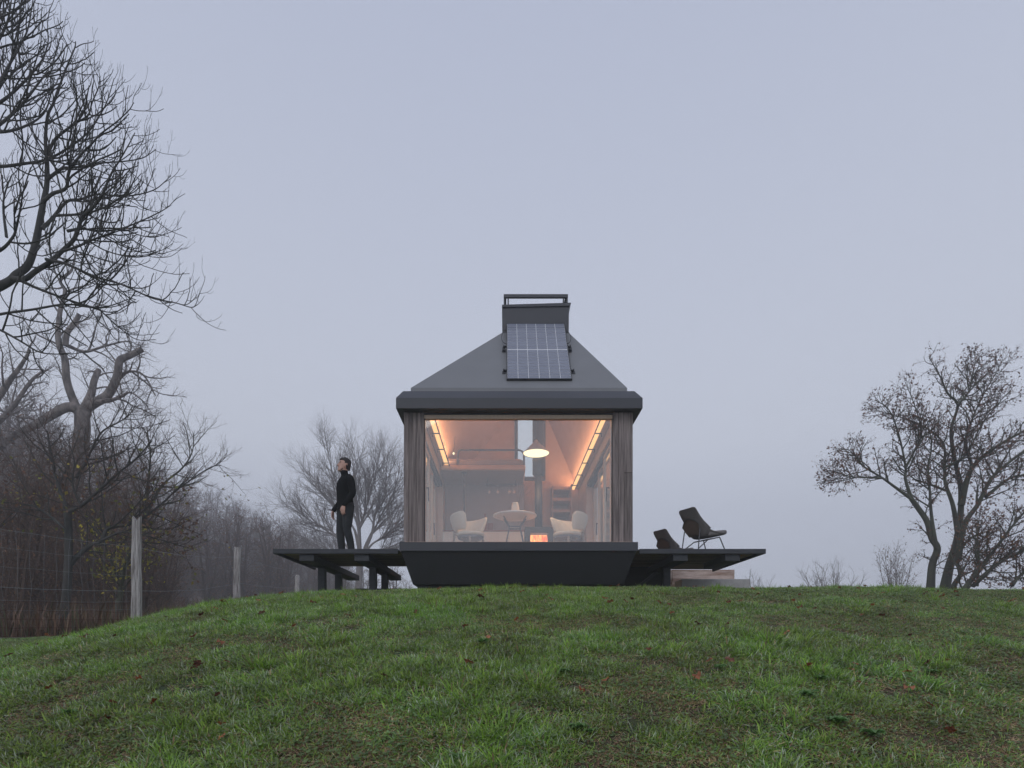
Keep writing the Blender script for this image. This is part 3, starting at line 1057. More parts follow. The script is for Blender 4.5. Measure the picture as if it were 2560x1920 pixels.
# round table
tc_ = W(1287, 1290, 10.6)
tb = thing('round_table', (tc_[0], tc_[1], FLOOR), 'round white table on thin crossed metal legs', 'table')
lathe('table_top', [(0.36, -0.026), (0.412, -0.008), (0.416, 0.002), (0.41, 0.012)], tc_, M['white_top'], tb, 48)
hub = (tc_[0], tc_[1], 2.21)
for sx in (-1, 1):
    for sy in (-1, 1):
        rods('leg', [((tc_[0] + sx * 0.215, tc_[1] + sy * 0.12, tc_[2] - 0.02), (hub[0] + sx * 0.10, hub[1] + sy * 0.03, 2.215)), ((hub[0] + sx * 0.10, hub[1] + sy * 0.03, 2.215), (tc_[0] + sx * 0.2, tc_[1] + sy * 0.17, FLOOR))], 0.011, M['dark_metal'], tb, 8)
rods('brace', [((hub[0] - 0.1, hub[1] - 0.03, 2.22), (hub[0] + 0.1, hub[1] - 0.03, 2.22)), ((hub[0] - 0.1, hub[1] + 0.03, 2.185), (hub[0] + 0.1, hub[1] + 0.03, 2.185))], 0.011, M['dark_metal'], tb, 8)

# vase and twig
vz = (tc_[0] + 0.01, tc_[1] + 0.05, tc_[2] + 0.013)
va = thing('vase', vz, 'pale ceramic vase holding a bare twig on the round table', 'vase')
lathe('vessel', [(0.07, 0.0), (0.077, 0.03), (0.079, 0.11), (0.072, 0.18), (0.058, 0.225), (0.058, 0.25), (0.052, 0.25), (0.05, 0.23)], vz, M['ceramic'], va, 28)
t = Tubes()
rt = random.Random(3)
for k in range(5):
    p = Vector((vz[0] + 0.01, vz[1], vz[2] + 0.18))
    d = Vector((0.1 + 0.12 * k, rt.uniform(-.3, .3), 1)).normalized()
    pts = [tuple(p)]
    for q in range(5):
        d = (d + Vector((rt.uniform(-.15, .25), rt.uniform(-.2, .2), 0.05))).normalized()
        p = p + d * 0.09
        pts.append(tuple(p))
        if q > 1:
            e_ = p + (d + Vector((rt.uniform(-.8, .8), rt.uniform(-.5, .5), 0.2))).normalized() * 0.09
            t.add([tuple(p), tuple(e_)], [0.0018, 0.001])
    t.add(pts, [0.003, 0.0026, 0.0023, 0.002, 0.0018, 0.001])
t.build('twig', M['bark_brown'], va, 4)


# upholstered chairs with wrap-around backs
def wrap_chair(label, x, y, rot):
    t = thing('armchair', (0, 0, 0), label, 'chair', 'cream wrap-back chairs at the round table')
    bm = bmesh.new()
    rings = []
    nA = 34
    for i in range(nA + 1):
        u = -1 + 2 * i / nA
        phi = math.pi + u * R(122)
        edge = max(0.0, 1 - ((1 - abs(u)) / 0.12)) if abs(u) > 0.88 else 0
        s = math.sqrt(max(0.02, 1 - edge ** 2))
        rad = 0.295
        hh = (0.135 + 0.035 * abs(u) ** 2) * (0.55 + 0.45 * s)
        th = 0.042 * (0.35 + 0.65 * s)
        zc_ = 0.575 + 0.03 * math.cos(u * math.pi) * -0.6
        ring = []
        for k in range(14):
            a = 2 * math.pi * k / 14
            ca, sa = math.cos(a), math.sin(a)
            rr = rad + th * math.copysign(abs(ca) ** 0.7, ca)
            z = zc_ + hh * math.copysign(abs(sa) ** 0.55, sa)
            rr += 0.05 * (z - zc_) / 0.15
            ring.append(bm.verts.new((rr * math.cos(phi), rr * math.sin(phi) * 1.05, z)))
        rings.append(ring)
    for a, b in zip(rings, rings[1:]):
        for k in range(14):
            bm.faces.new((a[k], a[(k + 1) % 14], b[(k + 1) % 14], b[k]))
    bm.faces.new(rings[0])
    bm.faces.new(rings[-1])
    bm_obj('backrest', bm, M['boucle'], t, smooth=True)
    lathe('seat', [(0.20, 0.33), (0.262, 0.345), (0.275, 0.375), (0.25, 0.40), (0.1, 0.412), (0.0001, 0.413)], (0.03, 0, 0), M['boucle'], t, 36)
    lathe('seat_shell', [(0.18, 0.27), (0.24, 0.285), (0.255, 0.328), (0.0001, 0.329)], (0.03, 0, 0), M['seat_base'], t, 36)
    for (a, b) in ((-0.25, 0.17), (-0.25, -0.17), (0.2, 0.2), (0.2, -0.2)):
        bm = bmesh.new()
        bm_rod(bm, (a * 1.12, b * 1.12, 0.0), (a * 0.9, b * 0.95, 0.44 if a < 0 else 0.29), 0.015, 0.024, 10)
        bm_obj('leg', bm, M['chair_wood'], t)
    for s in (-1, 1):
        bm = bmesh.new()
        bm_rod(bm, (-0.245, s * 0.17, 0.40), (0.02, s * 0.215, 0.27), 0.02, 0.018, 8)
        bm_obj('side_rail', bm, M['chair_wood'], t)
    t.location = (x, y, FLOOR + 0.002)
    t.rotation_euler = (0, 0, rot)
    return t


wrap_chair('cream wrap-back chair by the kitchen cabinets, turned towards the table', -0.68, 10.75, R(-38))
wrap_chair('cream wrap-back chair beside the stove, turned towards the table', 1.22, 10.75, R(180 + 38))

# loft bed with its kitchen below
lb = thing('loft_bed', (-0.37, 12.3, 3.8), 'loft bed with a black tube guard rail above the kitchen', 'bed')
bm = bmesh.new()
bm_box(bm, -1.42, 0.455, 12.3, 14.39, 3.83, 3.94)
bm_obj('platform', bm, M['plywood'], lb, bevel=0.03, seg=3)
box('platform_underside', -1.40, 0.43, 12.34, 14.38, 3.815, 3.829, M['kitchen_grey'], lb, 0.002)
box('mattress', -1.38, 0.41, 12.36, 14.3, 3.942, 4.07, M['kitchen_grey'], lb, 0.04, 3)
bm = bmesh.new()
g = 26
vs = []
for j in range(9):
    for i in range(g):
        x = -1.3 + 1.68 * i / (g - 1)
        y = 12.42 + 1.8 * j / 8
        z = 4.10 + 0.09 * math.sin(j / 8 * math.pi) ** 0.5 + 0.016 * math.sin(i * 1.9 + j) + 0.012 * math.sin(i * 0.7 - j * 1.3)
        vs.append(bm.verts.new((x, y, z)))
for j in range(8):
    for i in range(g - 1):
        bm.faces.new((vs[j * g + i], vs[j * g + i + 1], vs[(j + 1) * g + i + 1], vs[(j + 1) * g + i]))
front = [bm.verts.new((v.co.x, 12.40, 4.0)) for v in vs[:g]]
for i in range(g - 1):
    bm.faces.new((front[i], front[i + 1], vs[i + 1], vs[i]))
bm_obj('blanket', bm, M['linen'], lb, smooth=True)
t = Tubes()
yz = 12.33
pts = [(-1.04, yz, 3.94), (-1.04, yz, 4.15)] + [(-1.04 + 0.08 * (1 - math.cos(a)), yz, 4.19 + 0.08 * math.sin(a)) for a in (0.3, 0.8, 1.2, 1.57)] + [(0.30 + 0.12 * math.sin(a), yz, 4.15 + 0.12 * math.cos(a)) for a in (0.0, 0.4, 0.8, 1.2, 1.5)] + [(0.425, yz, 3.94)]
t.add(pts, [0.022] * len(pts))
t.build('guard_rail', M['dark_metal'], lb, 10)

box_t = thing('kitchen_unit', (-0.4, 12.8, FLOOR), 'kitchen cabinets with white fronts under the loft bed', 'kitchen cabinet')
box('carcass', -1.42, 0.46, 12.82, 13.38, FLOOR + 0.003, 2.575, M['white_front'], box_t, 0.003)
box('counter', -1.42, 0.47, 12.78, 13.38, 2.578, 2.60, M['board_wood'], box_t, 0.002)
for k in range(3):
    x0 = -1.40 + k * 0.62
    box('cabinet_front', x0 + 0.004, x0 + 0.612, 12.80, 12.818, FLOOR + 0.06, 2.57, M['white_front'], box_t, 0.002)
box('splashback', -1.42, 0.46, 13.385, 13.42, FLOOR + 0.003, 3.81, M['kitchen_grey'], box_t, 0.001)
ps = thing('steel_pole', (-0.9, 12.45, FLOOR), 'dark steel pole standing between floor and loft bed', 'pole')
rods('pole', [((-0.9, 12.45, FLOOR + 0.001), (-0.9, 12.45, 3.815))], 0.025, M['dark_metal'], ps, 12)
lathe('flange', [(0.06, 3.795), (0.06, 3.812)], (-0.9, 12.45, 0), M['dark_metal'], ps, 20)

for (x0, x1, z1, lab) in ((-0.62, -0.42, 2.90, 'reddish wooden chopping board leaning on the kitchen splashback, the one with a long handle'), (-0.41, -0.28, 2.88, 'small reddish chopping board leaning beside the long-handled board')):
    bm = bmesh.new()
    bm_box(bm, x0, x1, 13.30, 13.325, 2.602, z1)
    if x0 < -0.5:
        bm_box(bm, x1 - 0.07, x1 - 0.03, 13.302, 13.322, z1 + 0.001, z1 + 0.2)
    o = bm_obj('chopping_board', bm, M['board_wood'], None, bevel=0.008, seg=2)
    tag(o, lab, 'chopping board', 'chopping boards on the kitchen counter')

rk = thing('hanging_rack', (-0.08, 12.9, 3.7), 'slim dark wire rack hung under the loft bed', 'rack')
bm = bmesh.new()
for y in (12.82, 12.9, 12.98):
    bm_rod(bm, (-0.42, y, 3.66), (0.27, y, 3.66), 0.006, n=6)
for k in range(12):
    x = -0.42 + 0.06273 * k
    bm_rod(bm, (x, 12.81, 3.668), (x, 12.99, 3.668), 0.004, n=5)
bm_obj('shelf_wires', bm, M['dark_metal'], rk)
for x in (-0.4, 0.25):
    rods('hanger', [((x, 12.9, 3.66), (x, 12.9, 3.815))], 0.006, M['dark_metal'], rk, 6)
M['clear'] = glass_mat('clear', 0.2)
for k, x in enumerate((-0.36, -0.16, 0.10, 0.21)):
    o = lathe('wine_glass', [(0.035, 0.19), (0.034, 0.184), (0.004, 0.18), (0.004, 0.10), (0.03, 0.07), (0.036, 0.03), (0.03, 0.0), (0.028, 0.001), (0.033, 0.03), (0.027, 0.066)], (x, 12.9, 3.465), M['clear'], None, 18, caps=False)
    tag(o, 'upside-down wine glass hanging from the wire rack', 'wine glass', 'wine glasses under the hanging rack')

# tall cupboard behind the stove, stairs to the loft
cp = thing('tall_cupboard', (0.84, 14.0, FLOOR), 'tall plain wooden cupboard standing behind the stove pipe', 'cupboard')
box('carcass', 0.475, 1.135, 13.85, 14.39, FLOOR + 0.003, 4.02, M['pale_wood'], cp, 0.004)
for k in range(2):
    box('door', 0.48 + k * 0.33, 0.80 + k * 0.33, 13.832, 13.848, FLOOR + 0.05, 4.0, M['pale_wood'], cp, 0.003)
sr = thing('stair_unit', (1.4, 13.5, FLOOR), 'open wooden stair shelves climbing along the back wall', 'stairs')
for x0, x1 in ((1.15, 1.17), (1.60, 1.625)):
    box('side_panel', x0, x1, 13.5, 14.39, FLOOR + 0.003, 3.86, M['plywood'], sr, 0.002)
for k in range(7):
    z = 2.06 + 0.29 * k
    box('tread', 1.172, 1.598, 13.48 + 0.05 * k, 14.38, z, z + 0.075, M['plywood'], sr, 0.003)
    if k < 6:
        box('recess', 1.172, 1.598, 14.2, 14.22, z + 0.078, z + 0.288, M['plywood'], sr, 0)

# little cable lamp on the sloping ceiling at the bed
kl = thing('cable_lamp', W(1139, 1083, 11.9), 'small bare bulb on a thin black cable above the bed', 'lamp')
k0, k1, k2 = W(1176, 1046, 12.3), W(1139, 1083, 11.9), W(1134, 1131, 11.9)
t = Tubes()
t.add([k0, k1, k2], [0.004, 0.004, 0.004])
t.build('cable', M['dark_metal'], kl, 6)
lathe('clip', [(0.001, -0.018), (0.018, 0.0), (0.001, 0.018)], k1, M['dark_metal'], kl, 12)
lathe('bulb_glass', [(0.004, -0.05), (0.022, -0.03), (0.018, -0.01), (0.008, 0.0)], k2, M['bulb'], kl, 14)


# ------------------------------------------------------------------ decks
DZ = 1.598


def deck(label, x0, x1, y1, beams, posts, outer):
    t = thing('deck', ((x0 + x1) / 2, 10.4, 0.95), label, 'deck', 'decks either side of the cabin')
    box('fascia', x0, x1, 9.40, 9.44, 1.517, DZ, M['deck_fascia'], t, 0.004)
    xa, xb = (x0, x0 + 0.04) if outer < 0 else (x1 - 0.04, x1)
    box('fascia', xa, xb, 9.442, y1, 1.517, DZ, M['deck_fascia'], t, 0.004)
    n = int((y1 - 9.45) / 0.142)
    xs0, xs1 = (x0 + 0.042, x1) if outer < 0 else (x0, x1 - 0.042)
    bm = bmesh.new()
    hw = (xs1 - xs0) / 2
    bm_box(bm, -hw, hw, 0, 0.136, 0, 0.032)
    bmesh.ops.bevel(bm, geom=list(bm.edges), offset=0.003, segments=1, affect='EDGES')
    me = bpy.data.meshes.new('deck_board')
    bm.to_mesh(me)
    bm.free()
    me.materials.append(M['under_board'])
    me.materials.append(M['black_wood'])
    for p in me.polygons:
        p.material_index = 1 if p.normal.z > 0.5 else 0
    rb = random.Random(int(x0 * 10))
    for k in range(n):
        o = link('deck_board', me, t)
        o.location = ((xs0 + xs1) / 2, 9.447 + k * 0.142, DZ - 0.034 - rb.random() * 0.003)
    for bx_, ya, yb in beams:
        bm = bmesh.new()
        bm_box(bm, bx_ - 0.124, bx_ + 0.124, ya, yb, 1.405, 1.5155)
        bm_obj('beam', bm, M['deck_fascia'], t, bevel=0.004, seg=1)
    for px_, py_ in posts:
        box('post', px_ - 0.062, px_ + 0.062, py_ - 0.062, py_ + 0.062, gz(px_, py_) - 0.2, 1.404, M['deck_fascia'], t, 0.004)
    return t


dl = deck('black timber deck with the man standing on it', -3.894, -1.79, 11.43, [(-3.35, 9.46, 12.42), (-2.42, 9.46, 12.42)], [(-3.35, 10.28), (-3.35, 11.3), (-2.42, 10.3), (-2.42, 11.3)], -1)
dr = deck('black timber deck with the two lounge chairs', 2.26, 4.385, 11.74, [(2.97, 9.46, 11.28), (3.85, 9.46, 10.5)], [(2.97, 10.3)], 1)
bm = bmesh.new()
bm_prism(bm, [(2.35, 10.9, 0.95), (2.35, 10.98, 0.95), (2.45, 10.98, 0.95), (2.45, 10.9, 0.95)], [(2.92, 10.9, 1.40), (2.92, 10.98, 1.40), (3.02, 10.98, 1.40), (3.02, 10.9, 1.40)])
bm_obj('brace', bm, M['deck_fascia'], dr)
box('skirt_panel', 2.1, 3.3, 11.3, 11.34, 0.7, 1.561, M['black_wood'], dr, 0.003)

# black step behind the left-hand deck
sb = thing('low_step', (-2.75, 12.6, 1.0), 'low black timber step on the grass behind the posts', 'step')
box('tread', -3.32, -2.22, 12.45, 12.8, 1.17, 1.235, M['black_wood'], sb, 0.004)
for x in (-3.2, -2.35):
    box('support', x - 0.04, x + 0.04, 12.5, 12.75, 0.7, 1.168, M['black_wood'], sb, 0.003)

# timber blocks and slab at the end of the right-hand deck
for (a, b, c, d, z0, z1, lab) in ((3.68, 5.05, 12.3, 12.72, 1.2, 1.632, 'long weathered timber block lying behind the deck'), (3.475, 3.672, 12.3, 12.72, 1.2, 1.63, 'short sawn timber block at the end of the long one')):
    bm = bmesh.new()
    bm_box(bm, a, b, c, d, z0, z1)
    bmesh.ops.subdivide_edges(bm, edges=list(bm.edges), cuts=3, use_grid_fill=True)
    rr = random.Random(int(a * 7))
    for v in bm.verts:
        v.co += Vector((rr.uniform(-.006, .006), rr.uniform(-.006, .006), rr.uniform(-.006, .006)))
    o = bm_obj('timber_block', bm, M['timber_block'], None, bevel=0.006, seg=1)
    tag(o, lab, 'timber block')
o = box('timber_block', 3.40, 3.70, 12.22, 12.6, 0.85, 1.195, M['timber_block'], None, 0.008)
tag(o, 'squat dark-ended timber block under the short sawn one', 'timber block')
o = box('stone_slab', 3.72, 5.16, 12.02, 12.5, 0.9, 1.37, M['concrete'], None, 0.012, 2)
o.location.y -= 0.23
tag(o, 'pale grey stone slab lying in the grass before the timber block', 'slab')


# ------------------------------------------------------------------ lounge chairs
def lounge(label, x, y, rot):
    t = thing('lounge_chair', (0, 0, 0), label, 'lounge chair', 'woven lounge chairs on the deck')
    prof = [(-0.403, 0.745, 0.13, 0.015), (-0.399, 0.738, 0.172, 0.02), (-0.385, 0.71, 0.205, 0.025), (-0.335, 0.60, 0.215, 0.05), (-0.28, 0.48, 0.22, 0.10), (-0.225, 0.375, 0.22, 0.165), (-0.18, 0.30, 0.22, 0.195), (-0.125, 0.245, 0.22, 0.19), (-0.03, 0.235, 0.23, 0.145), (0.1, 0.255, 0.24, 0.095), (0.22, 0.283, 0.24, 0.05), (0.31, 0.305, 0.225, 0.02), (0.345, 0.31, 0.2, 0.0)]
    P = catmull(prof, 4)
    nu = 17
    bm = bmesh.new()
    vs = []
    for i, (px_, pz_, w, lf) in enumerate(P):
        a = P[max(i - 1, 0)]
        b = P[min(i + 1, len(P) - 1)]
        tx, tz = b[0] - a[0], b[1] - a[1]
        l = math.hypot(tx, tz)
        nx_, nz_ = -tz / l, tx / l
        row = []
        for k in range(nu):
            u = -1 + 2 * k / (nu - 1)
            f = abs(u) ** 4.2 * lf
            row.append(bm.verts.new((px_ + nx_ * f, u * w, pz_ + nz_ * f)))
        vs.append(row)
    for a, b in zip(vs, vs[1:]):
        for k in range(nu - 1):
            bm.faces.new((a[k], a[k + 1], b[k + 1], b[k]))
    bmesh.ops.solidify(bm, geom=list(bm.faces), thickness=0.028)
    shell = bm_obj('shell', bm, M['chair_weave'], t, smooth=True)
    # inset panel on the rear of the back with its curved top seam
    ts = Tubes()
    pts = []
    for k in range(15):
        u = -1 + 2 * k / 14
        zz = 0.575 - 0.11 * u * u
        xx = -0.40 + (0.745 - zz) * 0.46 - 0.012 + 0.02 * abs(u) ** 2
        pts.append((xx - 0.012, u * 0.2, zz))
    ts.add(pts, [0.006] * 15)
    ts.build('seam', M['chair_tube'], shell, 6)
    bm = bmesh.new()
    grid = []
    for j in range(8):
        row = []
        for k in range(11):
            u = -1 + 2 * k / 10
            top = 0.56 - 0.11 * u * u
            zz = 0.27 + (top - 0.27) * j / 7
            idx = int(np.argmin(np.abs(P[:28, 1] - zz)))
            xx = P[idx][0] - 0.033 + 0.05 * P[idx][3] * abs(u)
            row.append(bm.verts.new((xx, u * (0.13 + 0.07 * j / 7), zz)))
        grid.append(row)
    for a, b in zip(grid, grid[1:]):
        for k in range(10):
            bm.faces.new((a[k], a[k + 1], b[k + 1], b[k]))
    bmesh.ops.solidify(bm, geom=list(bm.faces), thickness=0.006)
    bm_obj('back_panel', bm, M['chair_back_inset'], shell, smooth=True)
    bm = bmesh.new()
    bm_box(bm, -0.04, 0.415, -0.22, 0.22, 0.262, 0.35)
    for v in bm.verts:
        v.co.z += 0.06 * (v.co.x / 0.385)
    cu = bm_obj('cushion', bm, M['chair_weave'], t, smooth=True, bevel=0.04, seg=4)
    for s in (-1, 1):
        rods('rear_leg', [((-0.30, s * 0.2, 0.0), (-0.245, s * 0.185, 0.385))], 0.0105, M['chair_tube'], t)
        rods('front_leg', [((0.36, s * 0.22, 0.0), (0.24, s * 0.19, 0.26))], 0.0105, M['chair_tube'], t)
        rods('side_strut', [((-0.298, s * 0.2, 0.012), (-0.02, s * 0.17, 0.205)), ((-0.02, s * 0.17, 0.205), (0.24, s * 0.19, 0.262))], 0.0105, M['chair_tube'], t)
    rods('cross_bar', [((-0.02, -0.17, 0.205), (-0.02, 0.17, 0.205)), ((0.24, -0.19, 0.262), (0.24, 0.19, 0.262))], 0.0105, M['chair_tube'], t)
    t.location = (x, y, DZ + 0.0005)
    t.rotation_euler = (0, 0, rot)
    t.scale = (0.95, 0.95, 0.95)
    return t


lounge('dark woven lounge chair at the front edge of the deck, its thin legs showing', 3.43, 9.74, R(27))
lounge('dark woven lounge chair further back, only its backrest showing beside the cabin corner', 3.46, 11.53, R(27))


# ------------------------------------------------------------------ man on the deck
def loft_into(bm, rings, n=20, cap=True):
    """rings: (centre, u, v, a, bf, bb): ellipse with half width a along u, bf towards +v, bb towards -v."""
    prev = None
    first = None
    for c, u, v, a, bf, bb in rings:
        c, u, v = Vector(c), Vector(u), Vector(v)
        ring = []
        for i in range(n):
            th = 2 * math.pi * i / n
            s, k = math.sin(th), math.cos(th)
            ring.append(bm.verts.new(c + u * (a * k) + v * ((bf if s > 0 else bb) * s)))
        if prev:
            for i in range(n):
                bm.faces.new((prev[i], prev[(i + 1) % n], ring[(i + 1) % n], ring[i]))
        else:
            first = ring
        prev = ring
    if cap:
        bm.faces.new(list(reversed(first)))
        bm.faces.new(prev)


def limb_into(bm, pts, n=14, up=(1, 0, 0)):
    """pts: (x, y, z, r) round tube with rounded ends, catmull smoothed."""
    P = catmull(pts, 5)
    rings = []
    for i in range(len(P)):
        a, b = P[max(i - 1, 0)][:3], P[min(i + 1, len(P) - 1)][:3]
        t = Vector(b - a).normalized()
        u = t.cross(Vector(up))
        if u.length < 0.1:
            u = t.cross(Vector((0, 1, 0)))
        u.normalize()
        v = t.cross(u)
        r = P[i][3]
        rings.append((P[i][:3], u, v, r, r, r))
    c0, c1 = rings[0], rings[-1]
    t0 = (Vector(P[0][:3]) - Vector(P[1][:3])).normalized()
    t1 = (Vector(P[-1][:3]) - Vector(P[-2][:3])).normalized()
    pre = [(Vector(c0[0]) + t0 * c0[3] * k, c0[1], c0[2], c0[3] * s, c0[3] * s, c0[3] * s) for k, s in ((0.95, 0.3), (0.7, 0.7))]
    post = [(Vector(c1[0]) + t1 * c1[3] * k, c1[1], c1[2], c1[3] * s, c1[3] * s, c1[3] * s) for k, s in ((0.7, 0.7), (0.95, 0.3))]
    loft_into(bm, pre + rings + post, n)


def fused(name, bm, mat_, parent, voxel, smooth_it=6):
    bmesh.ops.recalc_face_normals(bm, faces=list(bm.faces))
    me = bpy.data.meshes.new(name + '_raw')
    bm.to_mesh(me)
    bm.free()
    tmp = bpy.data.objects.new(name + '_raw', me)
    COL.objects.link(tmp)
    rm = tmp.modifiers.new('r', 'REMESH')
    rm.mode = 'VOXEL'
    rm.voxel_size = voxel
    sm = tmp.modifiers.new('s', 'SMOOTH')
    sm.factor = 0.5
    sm.iterations = smooth_it
    bpy.context.view_layer.update()
    dg = bpy.context.evaluated_depsgraph_get()
    nm = bpy.data.meshes.new_from_object(tmp.evaluated_get(dg))
    nm.name = name
    bpy.data.objects.remove(tmp)
    bpy.data.meshes.remove(me)
    nm.materials.clear()
    for p in nm.polygons:
        p.use_smooth = True
    return link(name, nm, parent, mat_)


# local frame: x forward, y to his left, z up, feet on z = 0
X, Y, Z = Vector((1, 0, 0)), Vector((0, 1, 0)), Vector((0, 0, 1))


def hring(z, a, bf, bb, cx=0.0, cy=0.0):
    return ((cx, cy, z), Y, X, a, bf, bb)


ARM_L = [(-0.02, 0.175, 1.425, 0.058), (-0.035, 0.215, 1.36, 0.057), (-0.05, 0.238, 1.25, 0.05), (-0.06, 0.245, 1.13, 0.044), (0.0, 0.238, 1.03, 0.041), (0.075, 0.215, 0.915, 0.032)]
ARM_R = [(-0.02, -0.175, 1.425, 0.058), (-0.025, -0.215, 1.36, 0.057), (-0.025, -0.238, 1.25, 0.05), (-0.015, -0.245, 1.13, 0.044), (0.05, -0.245, 1.02, 0.041), (0.135, -0.24, 0.905, 0.032)]
LEG_L = [(-0.02, 0.09, 0.93, 0.10), (-0.015, 0.1, 0.78, 0.085), (-0.01, 0.108, 0.62, 0.07), (-0.005, 0.112, 0.5, 0.058), (-0.045, 0.115, 0.32, 0.055), (-0.085, 0.12, 0.1, 0.042)]
LEG_R = [(0.0, -0.09, 0.93, 0.10), (0.02, -0.1, 0.78, 0.085), (0.04, -0.105, 0.62, 0.07), (0.055, -0.108, 0.5, 0.058), (0.04, -0.11, 0.32, 0.055), (0.02, -0.115, 0.1, 0.042)]

HP = Matrix.Translation((0.035, 0, 1.60)) @ Matrix.Rotation(R(-9), 4, 'Y') @ Matrix.Rotation(R(0), 4, 'Z')   # head pitched up


def hd(x, y, z):
    return HP @ Vector((x, y, z))


bm = bmesh.new()
loft_into(bm, [hring(0.84, 0.15, 0.09, 0.10), hring(0.95, 0.16, 0.10, 0.115), hring(1.08, 0.145, 0.095, 0.095), hring(1.25, 0.165, 0.11, 0.10), hring(1.38, 0.175, 0.10, 0.105), hring(1.45, 0.13, 0.075, 0.085), hring(1.49, 0.07, 0.055, 0.065)], 22)
limb_into(bm, [(-0.01, 0, 1.44, 0.062), (0.0, 0, 1.52, 0.055), (0.025, 0, 1.62, 0.056)])
for arm in (ARM_L, ARM_R):
    limb_into(bm, [(a, b, c, r * 0.82) for a, b, c, r in arm])
for leg in (LEG_L, LEG_R):
    limb_into(bm, [(a, b, c, r * 0.85) for a, b, c, r in leg])
for sx, foot in ((-0.085, 0.12), (0.02, -0.115)):
    limb_into(bm, [(sx - 0.03, foot, 0.05, 0.035), (sx + 0.05, foot + 0.01 * (1 if foot > 0 else -1), 0.045, 0.035), (sx + 0.14, foot + 0.02 * (1 if foot > 0 else -1), 0.035, 0.025)])
# head: rings up the skull in the pitched head frame
hu, hv = (HP.to_3x3() @ Y), (HP.to_3x3() @ X)
hr = []
for z, a, bf, bb, cx in ((-0.035, 0.03, 0.04, 0.03, 0.05), (-0.02, 0.048, 0.048, 0.05, 0.045), (0.01, 0.058, 0.062, 0.08, 0.03), (0.05, 0.066, 0.072, 0.095, 0.015), (0.09, 0.072, 0.078, 0.10, 0.008), (0.125, 0.075, 0.082, 0.102, 0.004), (0.16, 0.074, 0.08, 0.1, 0.0), (0.19, 0.064, 0.066, 0.086, -0.004), (0.21, 0.045, 0.046, 0.062, -0.008), (0.222, 0.02, 0.02, 0.03, -0.01)):
    hr.append((hd(cx, 0, z), hu, hv, a, bf, bb))
loft_into(bm, hr, 24)
# nose, brow, lips, chin, ears
def hl(pts, n=10):
    limb_into(bm, [(*hd(a, b, c), r) for a, b, c, r in pts], n)
hl([(0.083, 0, 0.112, 0.009), (0.096, 0, 0.085, 0.011), (0.104, 0, 0.066, 0.013)])
hl([(0.09, 0.014, 0.062, 0.009), (0.096, 0, 0.06, 0.009), (0.09, -0.014, 0.062, 0.009)])
hl([(0.062, 0.045, 0.122, 0.011), (0.08, 0.02, 0.127, 0.011), (0.08, -0.02, 0.127, 0.011), (0.062, -0.045, 0.122, 0.011)])
hl([(0.078, 0.018, 0.036, 0.007), (0.089, 0, 0.038, 0.008), (0.078, -0.018, 0.036, 0.007)])
hl([(0.076, 0.018, 0.024, 0.007), (0.087, 0, 0.024, 0.008), (0.076, -0.018, 0.024, 0.007)])
hl([(0.065, 0.018, -0.012, 0.014), (0.078, 0, -0.01, 0.016), (0.065, -0.018, -0.012, 0.014)])
for s in (-1, 1):
    hl([(-0.012, s * 0.074, 0.045, 0.008), (-0.006, s * 0.079, 0.075, 0.011), (-0.014, s * 0.085, 0.105, 0.013), (-0.03, s * 0.086, 0.108, 0.011), (-0.034, s * 0.083, 0.085, 0.008)])
# hands: palm, four unequal curled fingers, thumb
for wrist, ys_ in (((0.085, 0.213, 0.895), 1), ((0.145, -0.24, 0.885), -1)):
    w = Vector(wrist)
    dn = Vector((0.12, 0, -1)).normalized()
    ac = Vector((0.75, -0.66 * ys_, 0.09)).normalized()    # across the palm, towards the thumb
    fw = dn.cross(ac).normalized()
    loft_into(bm, [(w + dn * d_, ac, fw, a_, t_, t_) for d_, a_, t_ in ((-0.03, 0.024, 0.02), (0.0, 0.027, 0.019), (0.04, 0.038, 0.017), (0.08, 0.041, 0.015), (0.092, 0.038, 0.012))], 16)
    inw = fw if (fw.y * ys_ < 0) else -fw
    for k, (o_, ln) in enumerate(((0.03, 0.07), (0.010, 0.082), (-0.011, 0.076), (-0.031, 0.058))):
        p0 = w + dn * 0.08 + ac * o_
        p1 = p0 + dn * ln * 0.5 + inw * 0.006
        p2 = p1 + dn * ln * 0.33 + inw * 0.016
        p3 = p2 + dn * ln * 0.17 + inw * 0.016
        limb_into(bm, [(*p0, 0.0092), (*p1, 0.0086), (*p2, 0.008), (*p3, 0.0068)], 8)
    q0 = w + dn * 0.02 + ac * 0.024
    q1 = q0 + dn * 0.035 + ac * 0.024 + inw * 0.012
    q2 = q1 + dn * 0.033 + ac * 0.006 + inw * 0.01
    limb_into(bm, [(*q0, 0.014), (*q1, 0.0115), (*q2, 0.0085)], 8)
person = fused('person', bm, M['skin'], None, 0.0048, 3)
tag(person, 'man in black turtleneck and dark jeans standing on the deck gazing up to one side', 'person')

bm = bmesh.new()
loft_into(bm, [hring(0.875, 0.19, 0.128, 0.145), hring(0.95, 0.192, 0.13, 0.147), hring(1.06, 0.184, 0.132, 0.13), hring(1.16, 0.186, 0.138, 0.122), hring(1.27, 0.195, 0.145, 0.125), hring(1.36, 0.2, 0.135, 0.13), hring(1.42, 0.187, 0.112, 0.12), hring(1.465, 0.135, 0.082, 0.095), hring(1.495, 0.085, 0.07, 0.08), hring(1.515, 0.07, 0.066, 0.07, 0.003), hring(1.55, 0.066, 0.064, 0.064, 0.012), hring(1.585, 0.066, 0.066, 0.063, 0.02), hring(1.592, 0.058, 0.058, 0.056, 0.02)], 26)
for arm in (ARM_L, ARM_R):
    limb_into(bm, [(a, b, c, r * 1.1 + 0.006) for a, b, c, r in arm])
rs = random.Random(8)
sw = fused('sweater', bm, M['knit'], person, 0.0075, 3)
bm = bmesh.new()
